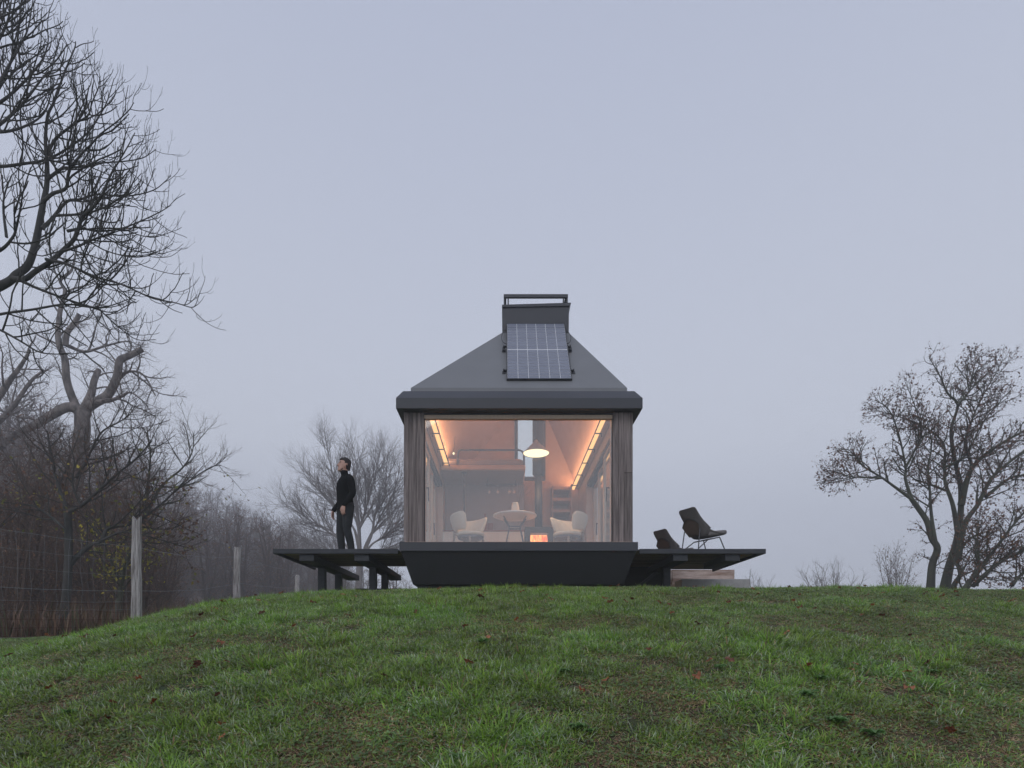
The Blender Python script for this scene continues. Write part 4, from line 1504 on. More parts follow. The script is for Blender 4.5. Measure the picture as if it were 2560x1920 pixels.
loft_into(bm, [hring(0.80, 0.155, 0.10, 0.12), hring(0.88, 0.165, 0.108, 0.128), hring(0.98, 0.155, 0.105, 0.115)], 22)
for leg in (LEG_L, LEG_R):
    pts = [(a, b, c, r * 1.1 + 0.006) for a, b, c, r in leg]
    x_, y_, z_, r_ = pts[-1]
    pts.append((x_ - 0.002, y_, 0.06, 0.048))
    P_ = []
    limb_into(bm, pts)
    for k in range(7):       # creases at knee and hem
        zz = (0.57, 0.53, 0.49, 0.45, 0.17, 0.125, 0.09)[k]
        i = min(range(len(pts)), key=lambda q: abs(pts[q][2] - zz))
        cx_ = np.interp(zz, [q[2] for q in reversed(pts)], [q[0] for q in reversed(pts)])
        cy_ = np.interp(zz, [q[2] for q in reversed(pts)], [q[1] for q in reversed(pts)])
        rr = np.interp(zz, [q[2] for q in reversed(pts)], [q[3] for q in reversed(pts)])
        tl = rs.uniform(-0.02, 0.02)
        limb_into(bm, [(cx_ + rr * 0.9 * math.cos(a), cy_ + rr * 0.9 * math.sin(a), zz + tl * math.cos(a + k), 0.012) for a in (2.2 + k, 3.0 + k, 3.8 + k)], 8)
fused('jeans', bm, M['denim'], person, 0.0075, 3)
for sx, foot in ((-0.085, 0.12), (0.02, -0.115)):
    s = 1 if foot > 0 else -1
    bm = bmesh.new()
    limb_into(bm, [(sx - 0.035, foot, 0.05, 0.044), (sx + 0.03, foot + 0.005 * s, 0.055, 0.05), (sx + 0.1, foot + 0.015 * s, 0.042, 0.044), (sx + 0.165, foot + 0.022 * s, 0.034, 0.034)])
    for v in bm.verts:
        v.co.z = max(v.co.z, 0.002)
    limb_into(bm, [(sx, foot, 0.06, 0.045), (sx, foot, 0.115, 0.044)])
    fused('shoe', bm, M['leather'], person, 0.007, 3)
bm = bmesh.new()
hr2 = []
for z, a, bf, bb, cx in ((0.03, 0.05, -0.0, 0.085, -0.03), (0.06, 0.066, -0.012, 0.092, -0.025), (0.10, 0.078, -0.01, 0.098, -0.018), (0.13, 0.082, 0.02, 0.106, -0.01), (0.15, 0.0825, 0.055, 0.108, -0.008), (0.168, 0.082, 0.088, 0.11, -0.004), (0.198, 0.076, 0.094, 0.102, -0.006), (0.222, 0.06, 0.072, 0.082, -0.006), (0.238, 0.036, 0.042, 0.052, -0.006), (0.245, 0.012, 0.012, 0.02, -0.006)):
    hr2.append((hd(cx, 0, z), hu, hv, a, max(bf, 0.004), bb))
loft_into(bm, hr2, 24)
for s in (-1, 1):
    limb_into(bm, [(*hd(0.0, s * 0.07, 0.14), 0.013), (*hd(0.003, s * 0.070, 0.112), 0.008)], 8)
fused('hair', bm, M['hair'], person, 0.006, 2)
bm = bmesh.new()
for s in (-1, 1):
    limb_into(bm, [(*hd(0.022, s * 0.054, 0.025), 0.008), (*hd(0.035, s * 0.047, 0.0), 0.014), (*hd(0.066, s * 0.02, -0.014), 0.017), (*hd(0.076, 0, -0.014), 0.016)], 8)
limb_into(bm, [(*hd(0.066, 0.032, 0.02), 0.009), (*hd(0.084, 0.018, 0.047), 0.006), (*hd(0.091, 0, 0.049), 0.006), (*hd(0.084, -0.018, 0.047), 0.006), (*hd(0.066, -0.032, 0.02), 0.009)], 8)
fused('beard', bm, M['beard'], person, 0.005, 1)
for s in (-1, 1):
    bm = bmesh.new()
    bmesh.ops.create_uvsphere(bm, u_segments=12, v_segments=8, radius=0.011)
    for v in bm.verts:
        v.co += hd(0.07, s * 0.031, 0.107)
    bm_obj('eye', bm, M['eye'], person, smooth=True)
    bm = bmesh.new()
    limb_into(bm, [(*hd(0.082, s * 0.014, 0.128), 0.0045), (*hd(0.084, s * 0.03, 0.133), 0.005), (*hd(0.07, s * 0.05, 0.127), 0.004)], 6)
    bm_obj('eyebrow', bm, M['hair'], person, smooth=True)
TH = R(31)
person.location = (-2.945, 10.33, DZ)
person.rotation_euler = (0, 0, math.pi + TH)
person.scale = (1.07, 1.07, 1.0)


# ------------------------------------------------------------------ trees
def norm(v):
    l = math.sqrt(v[0] * v[0] + v[1] * v[1] + v[2] * v[2]) or 1e-9
    return (v[0] / l, v[1] / l, v[2] / l)


class Tree:
    """Grows limbs recursively; keeps thick limbs and fine twigs apart."""

    def __init__(self, seed, **p):
        self.rng = random.Random(seed)
        self.thick, self.thin = Tubes(), Tubes()
        self.ends = []
        self.p = dict(max=3, split=1, L=[4, 2, 0.9, 0.35], n=[9, 8, 6, 0], Rr=[0.1, 0.03, 0.012, 0.005], ang=[45, 48, 45, 40], up=[0.05, 0.10, 0.12, 0.2], wob=[0.10, 0.16, 0.2, 0.2], nseg=[8, 7, 5, 4], t0=0.25, tip=0.25, flatten=0.0, opp=False, lean=(0, 0, 0), knob=0.0, few=1.0, fade=0.45)
        self.p.update(p)

    def put(self, pts, rad, lvl):
        (self.thick if lvl <= self.p['split'] else self.thin).add(pts, rad)

    def grow(self, p, d, L, r, lvl, kids=True):
        P, rg = self.p, self.rng
        n = P['nseg'][min(lvl, len(P['nseg']) - 1)]
        st = L / n
        up, wob = P['up'][lvl], P['wob'][lvl]
        lx, ly, lz = P['lean']
        pts, rad = [p], [r]
        for i in range(n):
            d = norm((d[0] + rg.uniform(-wob, wob) + lx * up, d[1] + rg.uniform(-wob, wob) + ly * up, d[2] + rg.uniform(-wob, wob) + up + lz * up))
            p = (p[0] + d[0] * st, p[1] + d[1] * st, p[2] + d[2] * st)
            pts.append(p)
            rad.append(r * (1 - (i + 1) / n * (1 - P['tip'])))
        if P['knob'] and lvl == P['max']:
            rad[-1] = r * (P['tip'] + P['knob'])
        self.put(pts, rad, lvl)
        if lvl >= P['max'] - 1:
            self.ends.append(p)
            self.ends.append(pts[len(pts) // 2])
        if kids and lvl < P['max']:
            self.spawn(pts, rad, lvl, L)

    def spawn(self, pts, rad, lvl, L, count=None, t0=None):
        P, rg = self.p, self.rng
        n = int(count * P['few'] + 0.5) if count is not None else int(P['n'][lvl] * L / P['L'][lvl] + rg.random())
        t0 = P['t0'] if t0 is None else t0
        az = rg.uniform(0, 6.28)
        m = len(pts) - 1
        for k in range(n):
            t = t0 + (1 - t0) * (k + rg.random()) / max(n, 1)
            f = t * m
            i = min(int(f), m - 1)
            f -= i
            a, b = pts[i], pts[i + 1]
            p = (a[0] + (b[0] - a[0]) * f, a[1] + (b[1] - a[1]) * f, a[2] + (b[2] - a[2]) * f)
            T = norm((b[0] - a[0], b[1] - a[1], b[2] - a[2]))
            rr = rad[i] + (rad[i + 1] - rad[i]) * f
            az += 2.4 + rg.uniform(-0.5, 0.5)
            ref = (0, 0, 1) if abs(T[2]) < 0.9 else (1, 0, 0)
            u = norm((T[1] * ref[2] - T[2] * ref[1], T[2] * ref[0] - T[0] * ref[2], T[0] * ref[1] - T[1] * ref[0]))
            v = (T[1] * u[2] - T[2] * u[1], T[2] * u[0] - T[0] * u[2], T[0] * u[1] - T[1] * u[0])
            an = R(P['ang'][lvl] + rg.uniform(-14, 14))
            for q in range(2 if P['opp'] and lvl >= 1 else 1):
                c, s = math.cos(az + q * math.pi), math.sin(az + q * math.pi)
                fl = 1 - P['flatten']
                d = norm(tuple(T[j] * math.cos(an) + (u[j] * c + v[j] * s) * math.sin(an) for j in range(3)))
                if P['flatten']:
                    d = norm((d[0], d[1] * fl, d[2]))
                Lc = P['L'][lvl + 1] * rg.uniform(0.55, 1.15) * (1 - P['fade'] * t)
                rc = min(rr * 0.8, P['Rr'][lvl + 1] * (0.5 + 0.5 * Lc / P['L'][lvl + 1]))
                self.grow(p, d, Lc, rc, lvl + 1)

    def limb(self, way, lvl=0, count=None, t0=0.15, per=5, kids=True, wob=0.0):
        """A limb along waypoints (x, y, z, r)."""
        C = catmull(way, per)
        if wob:
            for c in C[1:]:
                for j in range(3):
                    c[j] += self.rng.uniform(-wob, wob)
        pts = [tuple(c[:3]) for c in C]
        rad = [max(float(c[3]), 0.002) for c in C]
        self.put(pts, rad, min(lvl, self.p['split']))
        L = sum(math.dist(a, b) for a, b in zip(pts, pts[1:]))
        if kids:
            self.spawn(pts, rad, lvl, L, count, t0)
        return pts, rad

    def leaves(self, frac, size, cols, seed, drop=0.6, zmax=None, zone=None):
        rg = np.random.default_rng(seed)
        P = np.array(self.thin.p)
        if zmax is not None:
            P = P[P[:, 2] < zmax]
        if zone is not None:
            P = P[zone(P)]
        n = int(len(P) * frac)
        if n < 1:
            return None
        c = P[rg.integers(0, len(P), n)] + rg.normal(0, size * 0.5, (n, 3)) - np.array([0, 0, size * drop])
        a = rg.normal(0, 1, (n, 3))
        a[:, 2] -= 0.8
        a /= np.linalg.norm(a, axis=1, keepdims=True)
        b = np.cross(a, rg.normal(0, 1, (n, 3)))
        b /= np.linalg.norm(b, axis=1, keepdims=True)
        nrm = np.cross(a, b)
        s = size * (0.6 + 0.8 * rg.random((n, 1)))
        tip, base = c + a * s, c - a * s
        l, r_ = c + b * s * 0.6 + nrm * s * 0.25, c - b * s * 0.6 + nrm * s * 0.25
        V = np.stack([base, l, tip, r_], axis=1).reshape(-1, 3)
        i = np.arange(n)[:, None] * 4
        Fc = np.concatenate([i + np.array([[0, 1, 2]]), i + np.array([[0, 2, 3]])], axis=0)
        me = mesh_np('leaves', V, Fc)
        cols = np.array(cols)
        k = cols[rg.integers(0, len(cols), n)] * (0.7 + 0.6 * rg.random((n, 1)))
        colour_attr(me, np.repeat(k[:, None, :], 4, axis=1).reshape(-1, 3))
        return me

    def build(self, name, loc, label, bark, twigbark, group=None, leaf=None, sides=(7, 3)):
        t = thing(name, loc, label, 'tree', group)
        self.thick.build('trunk', bark, t, sides[0])
        tag(self.thin.build('crown', twigbark, t, sides[1]), kind='stuff')
        if leaf is not None:
            tag(link('leaves', leaf, t, M['leaf_col']), kind='stuff')
        return t


def PXL(pts, ox, oy, s, r0, r1, d0, d1=None, dj=0.0, seed=0):
    """Pixel polyline read off an enlargement (origin ox, oy, scale s) to waypoints with radius and distance."""
    rg = random.Random(seed)
    n = len(pts)
    d1 = d0 if d1 is None else d1
    out = []
    for i, (a, b) in enumerate(pts):
        t = i / (n - 1)
        d = d0 + (d1 - d0) * t + (rg.uniform(-dj, dj) if i else 0)
        x, y, z = W(ox + a / s, oy + b / s, d)
        out.append((x, y, z, r0 + (r1 - r0) * t ** 0.7))
    return out


def PXk(k, pts, ox, oy, s, r0, r1, d0, d1=None, dj=0.0, seed=0):
    return PXL(pts, ox, oy, s, r0 * k, r1 * k, d0, d1, dj, seed)


def PXf(k, pts, *rest):
    return PXk(k, [(q[0] * (0.91 if q[0] > 0 else 1.0), q[1]) for q in pts], *rest)


# --- the big bare tree whose limbs reach in from outside the frame
T = Tree(11, max=3, split=1, L=[3.0, 0.82, 0.46, 0.14], n=[12, 4.0, 2.6, 0], Rr=[0.04, 0.011, 0.0082, 0.0068], ang=[52, 54, 50, 42], up=[0.0, 0.11, 0.30, 0.4], wob=[0.05, 0.17, 0.2, 0.15], nseg=[8, 8, 6, 4], t0=0.1, tip=0.6, lean=(0.22, 0, 0), knob=0.5, flatten=0.1, few=1.1, fade=0.6)
z1, z2 = (0, 0, 3.3183), (0, 400, 3.3183)
base = (-9.3, 7.3)
crotch = W(-200, 800, 7.2)
T.limb([(base[0], base[1], gz(*base) - 0.2, 0.30), (base[0] + 0.1, 7.3, 1.2, 0.26), (base[0] + 0.35, 7.25, 2.8, 0.23), (*crotch, 0.16)], kids=False)
T.limb([(*crotch, 0.12), (*W(-60, 740, 7.15), 0.07)] + PXf(0.66, [(60, 1020), (150, 950), (250, 880), (310, 740), (345, 600)], *z2, 0.07, 0.056, 7.1, 7.2), count=5, t0=0.5)
pa = PXf(0.66, [(345, 600), (385, 400), (400, 330), (425, 220), (430, 90)], *z2, 0.056, 0.04, 7.2, 7.3) + PXf(0.66, [(425, 1300), (415, 1150), (435, 960), (490, 850), (540, 720), (620, 530), (680, 400), (690, 345)], *z1, 0.036, 0.008, 7.3, 7.5)
T.limb(pa, count=15, t0=0.15)
T.limb(PXf(0.66, [(120, 985), (230, 985), (330, 920), (450, 850), (560, 760), (680, 650), (750, 480), (840, 400), (930, 290)], *z2, 0.055, 0.022, 7.1, 6.7) + PXf(0.66, [(1010, 1450), (1090, 1330), (1180, 1190), (1230, 1100)], *z1, 0.016, 0.006, 6.7, 6.6), count=18, t0=0.2)
T.limb(PXf(0.66, [(420, 825), (560, 850), (700, 900), (820, 950), (950, 990), (1100, 1030), (1250, 1090), (1400, 1150), (1600, 1185), (1740, 1222), (1800, 1200)], *z2, 0.03, 0.006, 6.9, 6.5), count=20, t0=0.15)
T.limb(PXf(0.66, [(200, 1005), (330, 1060), (500, 1120), (620, 1160), (800, 1210), (900, 1240), (1000, 1320), (1100, 1400), (1250, 1490), (1420, 1490)], *z2, 0.03, 0.006, 7.0, 7.4), count=17, t0=0.15)
T.limb(PXf(0.66, [(-120, 1330), (0, 1280), (300, 1240), (550, 1200), (700, 1195), (850, 1130), (950, 1040), (1080, 1030)], *z2, 0.026, 0.006, 6.4, 6.2), count=12)
T.limb(PXf(0.66, [(-150, 1360), (0, 1410), (200, 1510), (350, 1590), (500, 1610), (640, 1600)], *z2, 0.024, 0.006, 6.1, 5.9), count=9)
T.limb(PXf(0.66, [(385, 570), (480, 480), (610, 345), (740, 325), (880, 285), (1080, 300), (1240, 290), (1420, 240), (1560, 130)], *z2, 0.034, 0.006, 7.15, 7.7), count=18)
T.limb(PXf(0.66, [(400, 340), (480, 280), (600, 235), (620, 130), (650, 40)], *z2, 0.034, 0.022, 7.2, 6.9) + PXf(0.66, [(640, 1390), (760, 1260), (830, 1200), (920, 1110), (1050, 1020), (1170, 920), (1220, 850)], *z1, 0.022, 0.006, 6.9, 6.7), count=18)
T.limb(PXf(0.66, [(430, 1490), (560, 1400), (640, 1390), (780, 1380), (950, 1350), (1120, 1340), (1300, 1310), (1420, 1240)], *z1, 0.03, 0.006, 7.25, 7.6), count=15)
T.limb(PXf(0.66, [(425, 1290), (500, 1160), (600, 1080), (690, 1020), (800, 960), (840, 850), (900, 720), (910, 630)], *z1, 0.03, 0.006, 7.3, 7.0), count=14)
T.limb(PXf(0.66, [(690, 1020), (700, 900), (700, 800), (690, 690), (670, 610)], *z1, 0.016, 0.006, 7.1, 7.1), count=6)
T.limb(PXf(0.66, [(610, 590), (750, 570), (900, 590), (1100, 570), (1300, 500), (1480, 420), (1540, 380)], *z2, 0.026, 0.006, 7.0, 7.5), count=14)
T.limb(PXf(0.66, [(500, 460), (650, 455), (800, 440), (960, 390), (1080, 320), (1180, 260)], *z2, 0.026, 0.008, 7.1, 6.8), count=12)
T.limb(PXf(0.66, [(560, 760), (700, 720), (850, 660), (1000, 610), (1100, 570), (1300, 630), (1450, 630)], *z2, 0.024, 0.006, 6.9, 6.4), count=12)
T.limb(PXf(0.66, [(640, 745), (780, 780), (940, 830), (1100, 870)], *z2, 0.014, 0.006, 6.9, 6.8), count=6)
T.limb(PXf(0.66, [(820, 680), (960, 750), (1160, 800), (1320, 800), (1460, 750)], *z2, 0.014, 0.006, 6.6, 6.5), count=9)
# limbs of the crown's upper left
for k, (pp_, r0) in enumerate((([(-200, 1000), (0, 710), (60, 600), (130, 430), (165, 300), (190, 60), (200, -120)], 0.04), ([(-250, 1000), (0, 850), (150, 740), (300, 600), (400, 470), (440, 330), (430, 250)], 0.036), ([(-200, 1160), (0, 1030), (130, 930), (260, 800), (360, 680), (440, 600), (540, 570), (585, 490)], 0.034), ([(-250, 1060), (0, 1095), (220, 1050), (400, 940), (470, 760), (500, 640)], 0.034), ([(-250, 1360), (0, 1380), (200, 1360), (420, 1325), (600, 1240), (800, 1100), (920, 940), (980, 830), (1040, 650)], 0.036), ([(-150, 700), (-40, 400), (60, 200), (95, 60), (110, -80)], 0.036), ([(-100, 900), (20, 640), (160, 420), (250, 250), (290, 60), (310, -60)], 0.03), ([(-200, 300), (-20, 160), (60, 60), (110, -100)], 0.03))):
    T.limb(PXf(0.66, pp_, *z1, r0, 0.006, 7.4 - 0.25 * (k % 4), 7.7 - 0.3 * (k % 3)), count=13)
T.limb(PXf(0.66, [(-200, 820), (0, 750), (110, 650), (150, 560), (190, 380), (215, 250), (280, 60)], *z2, 0.03, 0.007, 6.2, 6.0), count=9)
T.limb(PXf(0.66, [(60, 640), (30, 400), (50, 260), (110, 120)], *z2, 0.03, 0.01, 8.2, 8.3), count=6)
T.build('bare_tree', (base[0], base[1], gz(*base)), 'large dark leafless tree reaching in with wide curving twigs against the sky', M['bark_dark'], M['bark_dark'], sides=(8, 4))

dP, kP = 28.0, 1.08
# --- old gnarled pale tree with the broken limb
T = Tree(21, max=3, split=1, L=[q * kP for q in (5.0, 2.4, 1.1, 0.5)], n=[9, 9, 7, 0], Rr=[q * kP for q in (0.2, 0.05, 0.018, 0.009)], ang=[52, 50, 48, 45], up=[0.02, 0.05, 0.06, 0.05], wob=[0.16, 0.28, 0.3, 0.3], nseg=[8, 8, 6, 4], t0=0.2, tip=0.35)
z3 = (0, 900, 2.37)
bx_, by_, bz_ = W(55, 1540, dP)
T.limb([(bx_ - 0.15, by_, gz(bx_, by_) - 0.3, 0.85)] + PXk(kP, [(130, 1500), (200, 1300), (290, 1080), (370, 930), (430, 760), (470, 560), (488, 380), (492, 280)], *z3, 0.5, 0.30, dP), kids=False, wob=0.03)
T.limb(PXk(kP, [(490, 300), (560, 255), (640, 205), (690, 110), (705, 20)], *z3, 0.24, 0.16, dP, dP - 0.3) + PXk(kP, [(1010, 1650), (1080, 1620), (1160, 1580), (1180, 1570)], *z2, 0.15, 0.12, dP - 0.3), count=3, t0=0.3)
T.limb(PXk(kP, [(480, 300), (400, 280), (300, 330), (200, 390), (100, 440), (-60, 540), (-200, 560)], *z3, 0.25, 0.12, dP, dP - 1), count=8)
T.limb(PXk(kP, [(480, 330), (430, 230), (395, 120), (385, 0)], *z3, 0.2, 0.15, dP) + PXk(kP, [(500, 1560), (480, 1440), (500, 1250), (540, 1090), (500, 1000), (590, 920), (625, 790), (640, 700)], *z2, 0.14, 0.03, dP), count=14)
T.limb(PXk(kP, [(500, 290), (540, 200), (558, 120), (585, 60)], *z3, 0.2, 0.12, dP, dP + 1), count=4)
T.limb(PXk(kP, [(540, 1540), (560, 1430), (620, 1350), (660, 1280)], *z2, 0.13, 0.1, dP), count=3)
T.limb(PXk(kP, [(560, 250), (650, 240), (720, 215), (760, 190)], *z3, 0.12, 0.05, dP - 0.4), count=4)
T.limb(PXk(kP, [(680, 140), (760, 70), (850, 90), (920, 210)], *z3, 0.08, 0.03, dP), count=9)
T.limb(PXk(kP, [(560, 1540), (700, 1590), (850, 1550), (1000, 1510), (1080, 1500)], *z2, 0.09, 0.02, dP + 0.6), count=10)
T.limb(PXk(kP, [(0, 520), (-40, 300), (40, 150), (120, 40), (180, -60)], *z3, 0.22, 0.05, dP - 1.5), count=9)
T.limb(PXk(kP, [(-80, 420), (60, 300), (180, 130), (260, 60)], *z3, 0.18, 0.04, dP + 1.5), count=9)
T.build('old_tree', (bx_, by_, gz(bx_, by_)), 'thick pale gnarled old tree with a broken limb stub behind the fence', M['bark_pale'], M['bark_grey'])

# --- maple with a few yellow leaves, just behind the fence
AUT = [(0.30, 0.24, 0.03), (0.22, 0.2, 0.035), (0.16, 0.17, 0.03), (0.13, 0.06, 0.03), (0.1, 0.05, 0.03)]
BRN = [(0.17, 0.08, 0.045), (0.12, 0.06, 0.04), (0.21, 0.11, 0.055), (0.14, 0.085, 0.05)]
T = Tree(31, max=3, split=1, L=[2.6, 1.5, 0.75, 0.3], n=[10, 9, 7, 0], Rr=[0.06, 0.02, 0.009, 0.0045], ang=[48, 48, 45, 42], up=[0.05, 0.07, 0.08, 0.1], wob=[0.1, 0.17, 0.2, 0.2], nseg=[8, 7, 5, 4], t0=0.12, tip=0.4)
dM = 12.3
mx, my, mz = W(160, 1575, dM)
T.limb([(mx, my, gz(mx, my) - 0.2, 0.115)] + PXL([(385, 1500), (395, 1380), (405, 1200), (405, 1000), (400, 900)], *z3, 0.1, 0.07, dM), kids=False)
T.limb(PXL([(400, 900), (370, 820), (330, 700), (300, 560), (280, 420)], *z3, 0.06, 0.012, dM, dM + 0.5), count=14)
T.limb(PXL([(400, 900), (480, 865), (600, 760), (700, 670), (800, 590), (900, 480)], *z3, 0.05, 0.01, dM, dM - 0.6), count=15)
T.limb(PXL([(410, 1215), (450, 1170), (520, 1110), (600, 1070), (640, 1000), (760, 975), (850, 935), (960, 850), (1060, 760), (1240, 640), (1310, 625)], *z3, 0.07, 0.008, dM, dM + 1.2), count=24)
T.limb(PXL([(600, 1070), (720, 1020), (860, 1040), (1000, 1080), (1140, 1120)], *z3, 0.03, 0.007, dM, dM + 0.8), count=13)
T.limb(PXL([(450, 700), (500, 620), (530, 560), (600, 430), (700, 370), (760, 330), (815, 255)], *z3, 0.035, 0.007, dM + 0.3), count=16)
T.limb(PXL([(480, 865), (430, 740), (440, 600), (400, 470)], *z3, 0.03, 0.008, dM), count=12)
T.limb(PXL([(385, 1000), (260, 900), (140, 860), (0, 980)], *z3, 0.03, 0.007, dM - 0.3), count=12)
lv = T.leaves(0.10, 0.042, AUT + BRN, 5, zmax=4.0)
T.build('maple_tree', (mx, my, gz(mx, my)), 'slender dark maple with the last yellow leaves behind the fence', M['bark_dark'], M['bark_brown'], leaf=lv)

T = Tree(32, max=3, split=1, L=[2.6, 1.4, 0.7, 0.3], n=[9, 9, 7, 0], Rr=[0.06, 0.018, 0.008, 0.0045], ang=[46, 46, 45, 42], up=[0.08, 0.08, 0.08, 0.1], wob=[0.1, 0.16, 0.2, 0.2], nseg=[8, 7, 5, 4], t0=0.12, tip=0.4)
d2 = 14.5
mx, my, mz = W(293, 1560, d2)
T.limb([(mx, my, gz(mx, my) - 0.2, 0.1)] + PXL([(700, 1480), (715, 1380), (735, 1230), (800, 1060), (860, 900), (880, 700), (890, 560), (870, 400)], *z3, 0.085, 0.012, d2), count=34, t0=0.2)
T.limb(PXL([(735, 1230), (830, 1010), (950, 760), (1080, 640), (1140, 540), (1145, 430)], *z3, 0.05, 0.008, d2, d2 + 1), count=18)
T.limb(PXL([(720, 1330), (640, 1150), (600, 1000), (560, 860)], *z3, 0.04, 0.01, d2, d2 - 0.5), count=12)
lv = T.leaves(0.2, 0.05, AUT[:3] + [(0.42, 0.36, 0.03)], 6, zmax=3.1)
T.build('maple_tree', (mx, my, gz(mx, my)), 'young maple with yellow leaves low down, behind the pale fence post', M['bark_green'], M['bark_brown'], leaf=lv)

dG, kG = 52.0, 2.45
# --- fan-shaped grey tree behind the man
T = Tree(41, max=3, split=1, fade=0.5, L=[q * kG for q in (5.5, 1.8, 0.95, 0.42)], n=[16, 12, 10, 0], Rr=[q * kG for q in (0.11, 0.032, 0.014, 0.0075)], ang=[34, 36, 36, 36], up=[0.06, 0.06, 0.06, 0.08], wob=[0.06, 0.1, 0.14, 0.16], nseg=[9, 8, 5, 4], t0=0.15, tip=0.35)
gx, gy, _ = W(893, 1490, dG)
g0 = gz(gx, gy)
z4 = (660, 1100, 4.147)
T.limb([(gx, gy, g0 - 0.3, 0.4), (gx + 0.02, gy, g0 + 0.3, 0.34), (*W(900, 1395, dG), 0.3)], kids=False)
for k, (pp_, r0) in enumerate((([(995, 1220), (985, 950), (960, 700), (930, 450), (925, 150), (920, -150)], 0.13), ([(995, 1220), (940, 900), (850, 760), (760, 640), (640, 480), (480, 330), (330, 60)], 0.10), ([(1000, 1260), (820, 1040), (650, 900), (480, 780), (300, 640), (170, 560)], 0.09), ([(1000, 1220), (990, 900), (1060, 650), (1090, 400), (1140, 180), (1160, -60)], 0.10), ([(1010, 1230), (1060, 1050), (1140, 900), (1220, 700), (1330, 480), (1390, 260), (1400, 120)], 0.10), ([(1020, 1250), (1100, 1080), (1250, 960), (1400, 830), (1560, 650), (1640, 500)], 0.09), ([(1010, 1200), (960, 800), (820, 500), (720, 250), (660, -30), (640, -200)], 0.09), ([(1020, 1280), (1180, 1150), (1400, 1050), (1600, 960)], 0.08), ([(985, 1270), (800, 1180), (560, 1080), (330, 930)], 0.07), ([(1020, 1200), (1120, 940), (1150, 700), (1250, 450), (1270, 150), (1280, 20)], 0.09))):
    pp_ = [(a, 1240 + (b - 1240) * 0.88) for a, b in pp_]
    T.limb(PXk(kG * 0.58, pp_, *z4, r0, 0.012, dG, dG + (-1.6, 1.2, 0.4, -0.8, 1.5, -1.2, 0.8)[k % 7]), count=14, t0=0.25)
    q_ = [(a + T.rng.uniform(-70, 70) * j / len(pp_), b + T.rng.uniform(-60, 60) * j / len(pp_)) for j, (a, b) in enumerate(pp_)]
    T.limb(PXk(kG * 0.42, q_, *z4, r0, 0.012, dG, dG + (2.6, -2.2, 3.4, -1.8, 2.5, -3.2, 1.8)[k % 7]), count=12, t0=0.25)
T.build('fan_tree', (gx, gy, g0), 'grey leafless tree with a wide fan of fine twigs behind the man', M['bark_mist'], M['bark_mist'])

# --- trees at the right with brown leaves left on them
z5 = (1960, 820, 2.44)
RP = dict(max=3, split=1, few=1.35, fade=0.62, L=[4.0, 1.3, 0.66, 0.3], n=[10, 9, 7, 0], Rr=[0.09, 0.028, 0.011, 0.006], ang=[46, 48, 48, 45], up=[0.03, 0.05, 0.04, -0.02], wob=[0.1, 0.2, 0.26, 0.28], nseg=[8, 8, 6, 4], t0=0.2, tip=0.4)
RUST = [(0.15, 0.055, 0.03), (0.10, 0.042, 0.026), (0.19, 0.08, 0.045), (0.08, 0.04, 0.03)]


def rt_tree(seed, d, limbs, label, leafn, leafs, ls=0.032, px_=None):
    T = Tree(seed, **RP)
    first = PXL(limbs[0][0][:2], *z5, 0.1, 0.1, d)
    x0 = first[0][0] - (first[1][0] - first[0][0]) * 0.6
    g = gz(x0, d)
    for k, (pp_, r0, r1, cnt, t0, dd) in enumerate(limbs):
        way = PXL(pp_, *z5, r0 * 0.85, r1 * 0.85, d, d + dd)
        if k == 0:
            way = [(x0, d, g - 0.2, r0 * 1.25), (x0 + (way[0][0] - x0) * 0.5, d, (g + way[0][2]) / 2, r0 * 1.1)] + way
        T.limb(way, count=cnt, t0=t0, kids=cnt > 0)
    lf = T.leaves(leafn, ls, leafs, seed + 3)
    T.build('leafy_tree', (x0, d, g), label, M['bark_green'], M['bark_brown'], 'trees with brown leaves beside the hilltop', lf)


rt_tree(51, 18.5, [
    ([(895, 1565), (905, 1440), (935, 1345), (900, 1280), (872, 1180), (815, 1095), (775, 1040)], 0.15, 0.085, 6, 0.3, 0.3),
    ([(775, 1040), (690, 980), (600, 915), (480, 840), (430, 775), (385, 735)], 0.07, 0.012, 16, 0.3, 0.5),
    ([(600, 915), (480, 912), (400, 905), (330, 885), (290, 878)], 0.04, 0.01, 15, 0.3, -0.4),
    ([(780, 1050), (740, 920), (742, 850), (700, 650), (640, 500), (560, 440)], 0.07, 0.012, 20, 0.2, 0.5),
    ([(742, 850), (800, 740), (840, 640), (800, 480), (740, 330)], 0.05, 0.01, 18, 0.2, -0.4),
    ([(930, 1350), (900, 1150), (890, 1000), (880, 850), (900, 700), (860, 520)], 0.08, 0.012, 18, 0.25, 0.6),
], 'brown-leaved tree with a long limb reaching low over the open slope', 0.22, RUST)
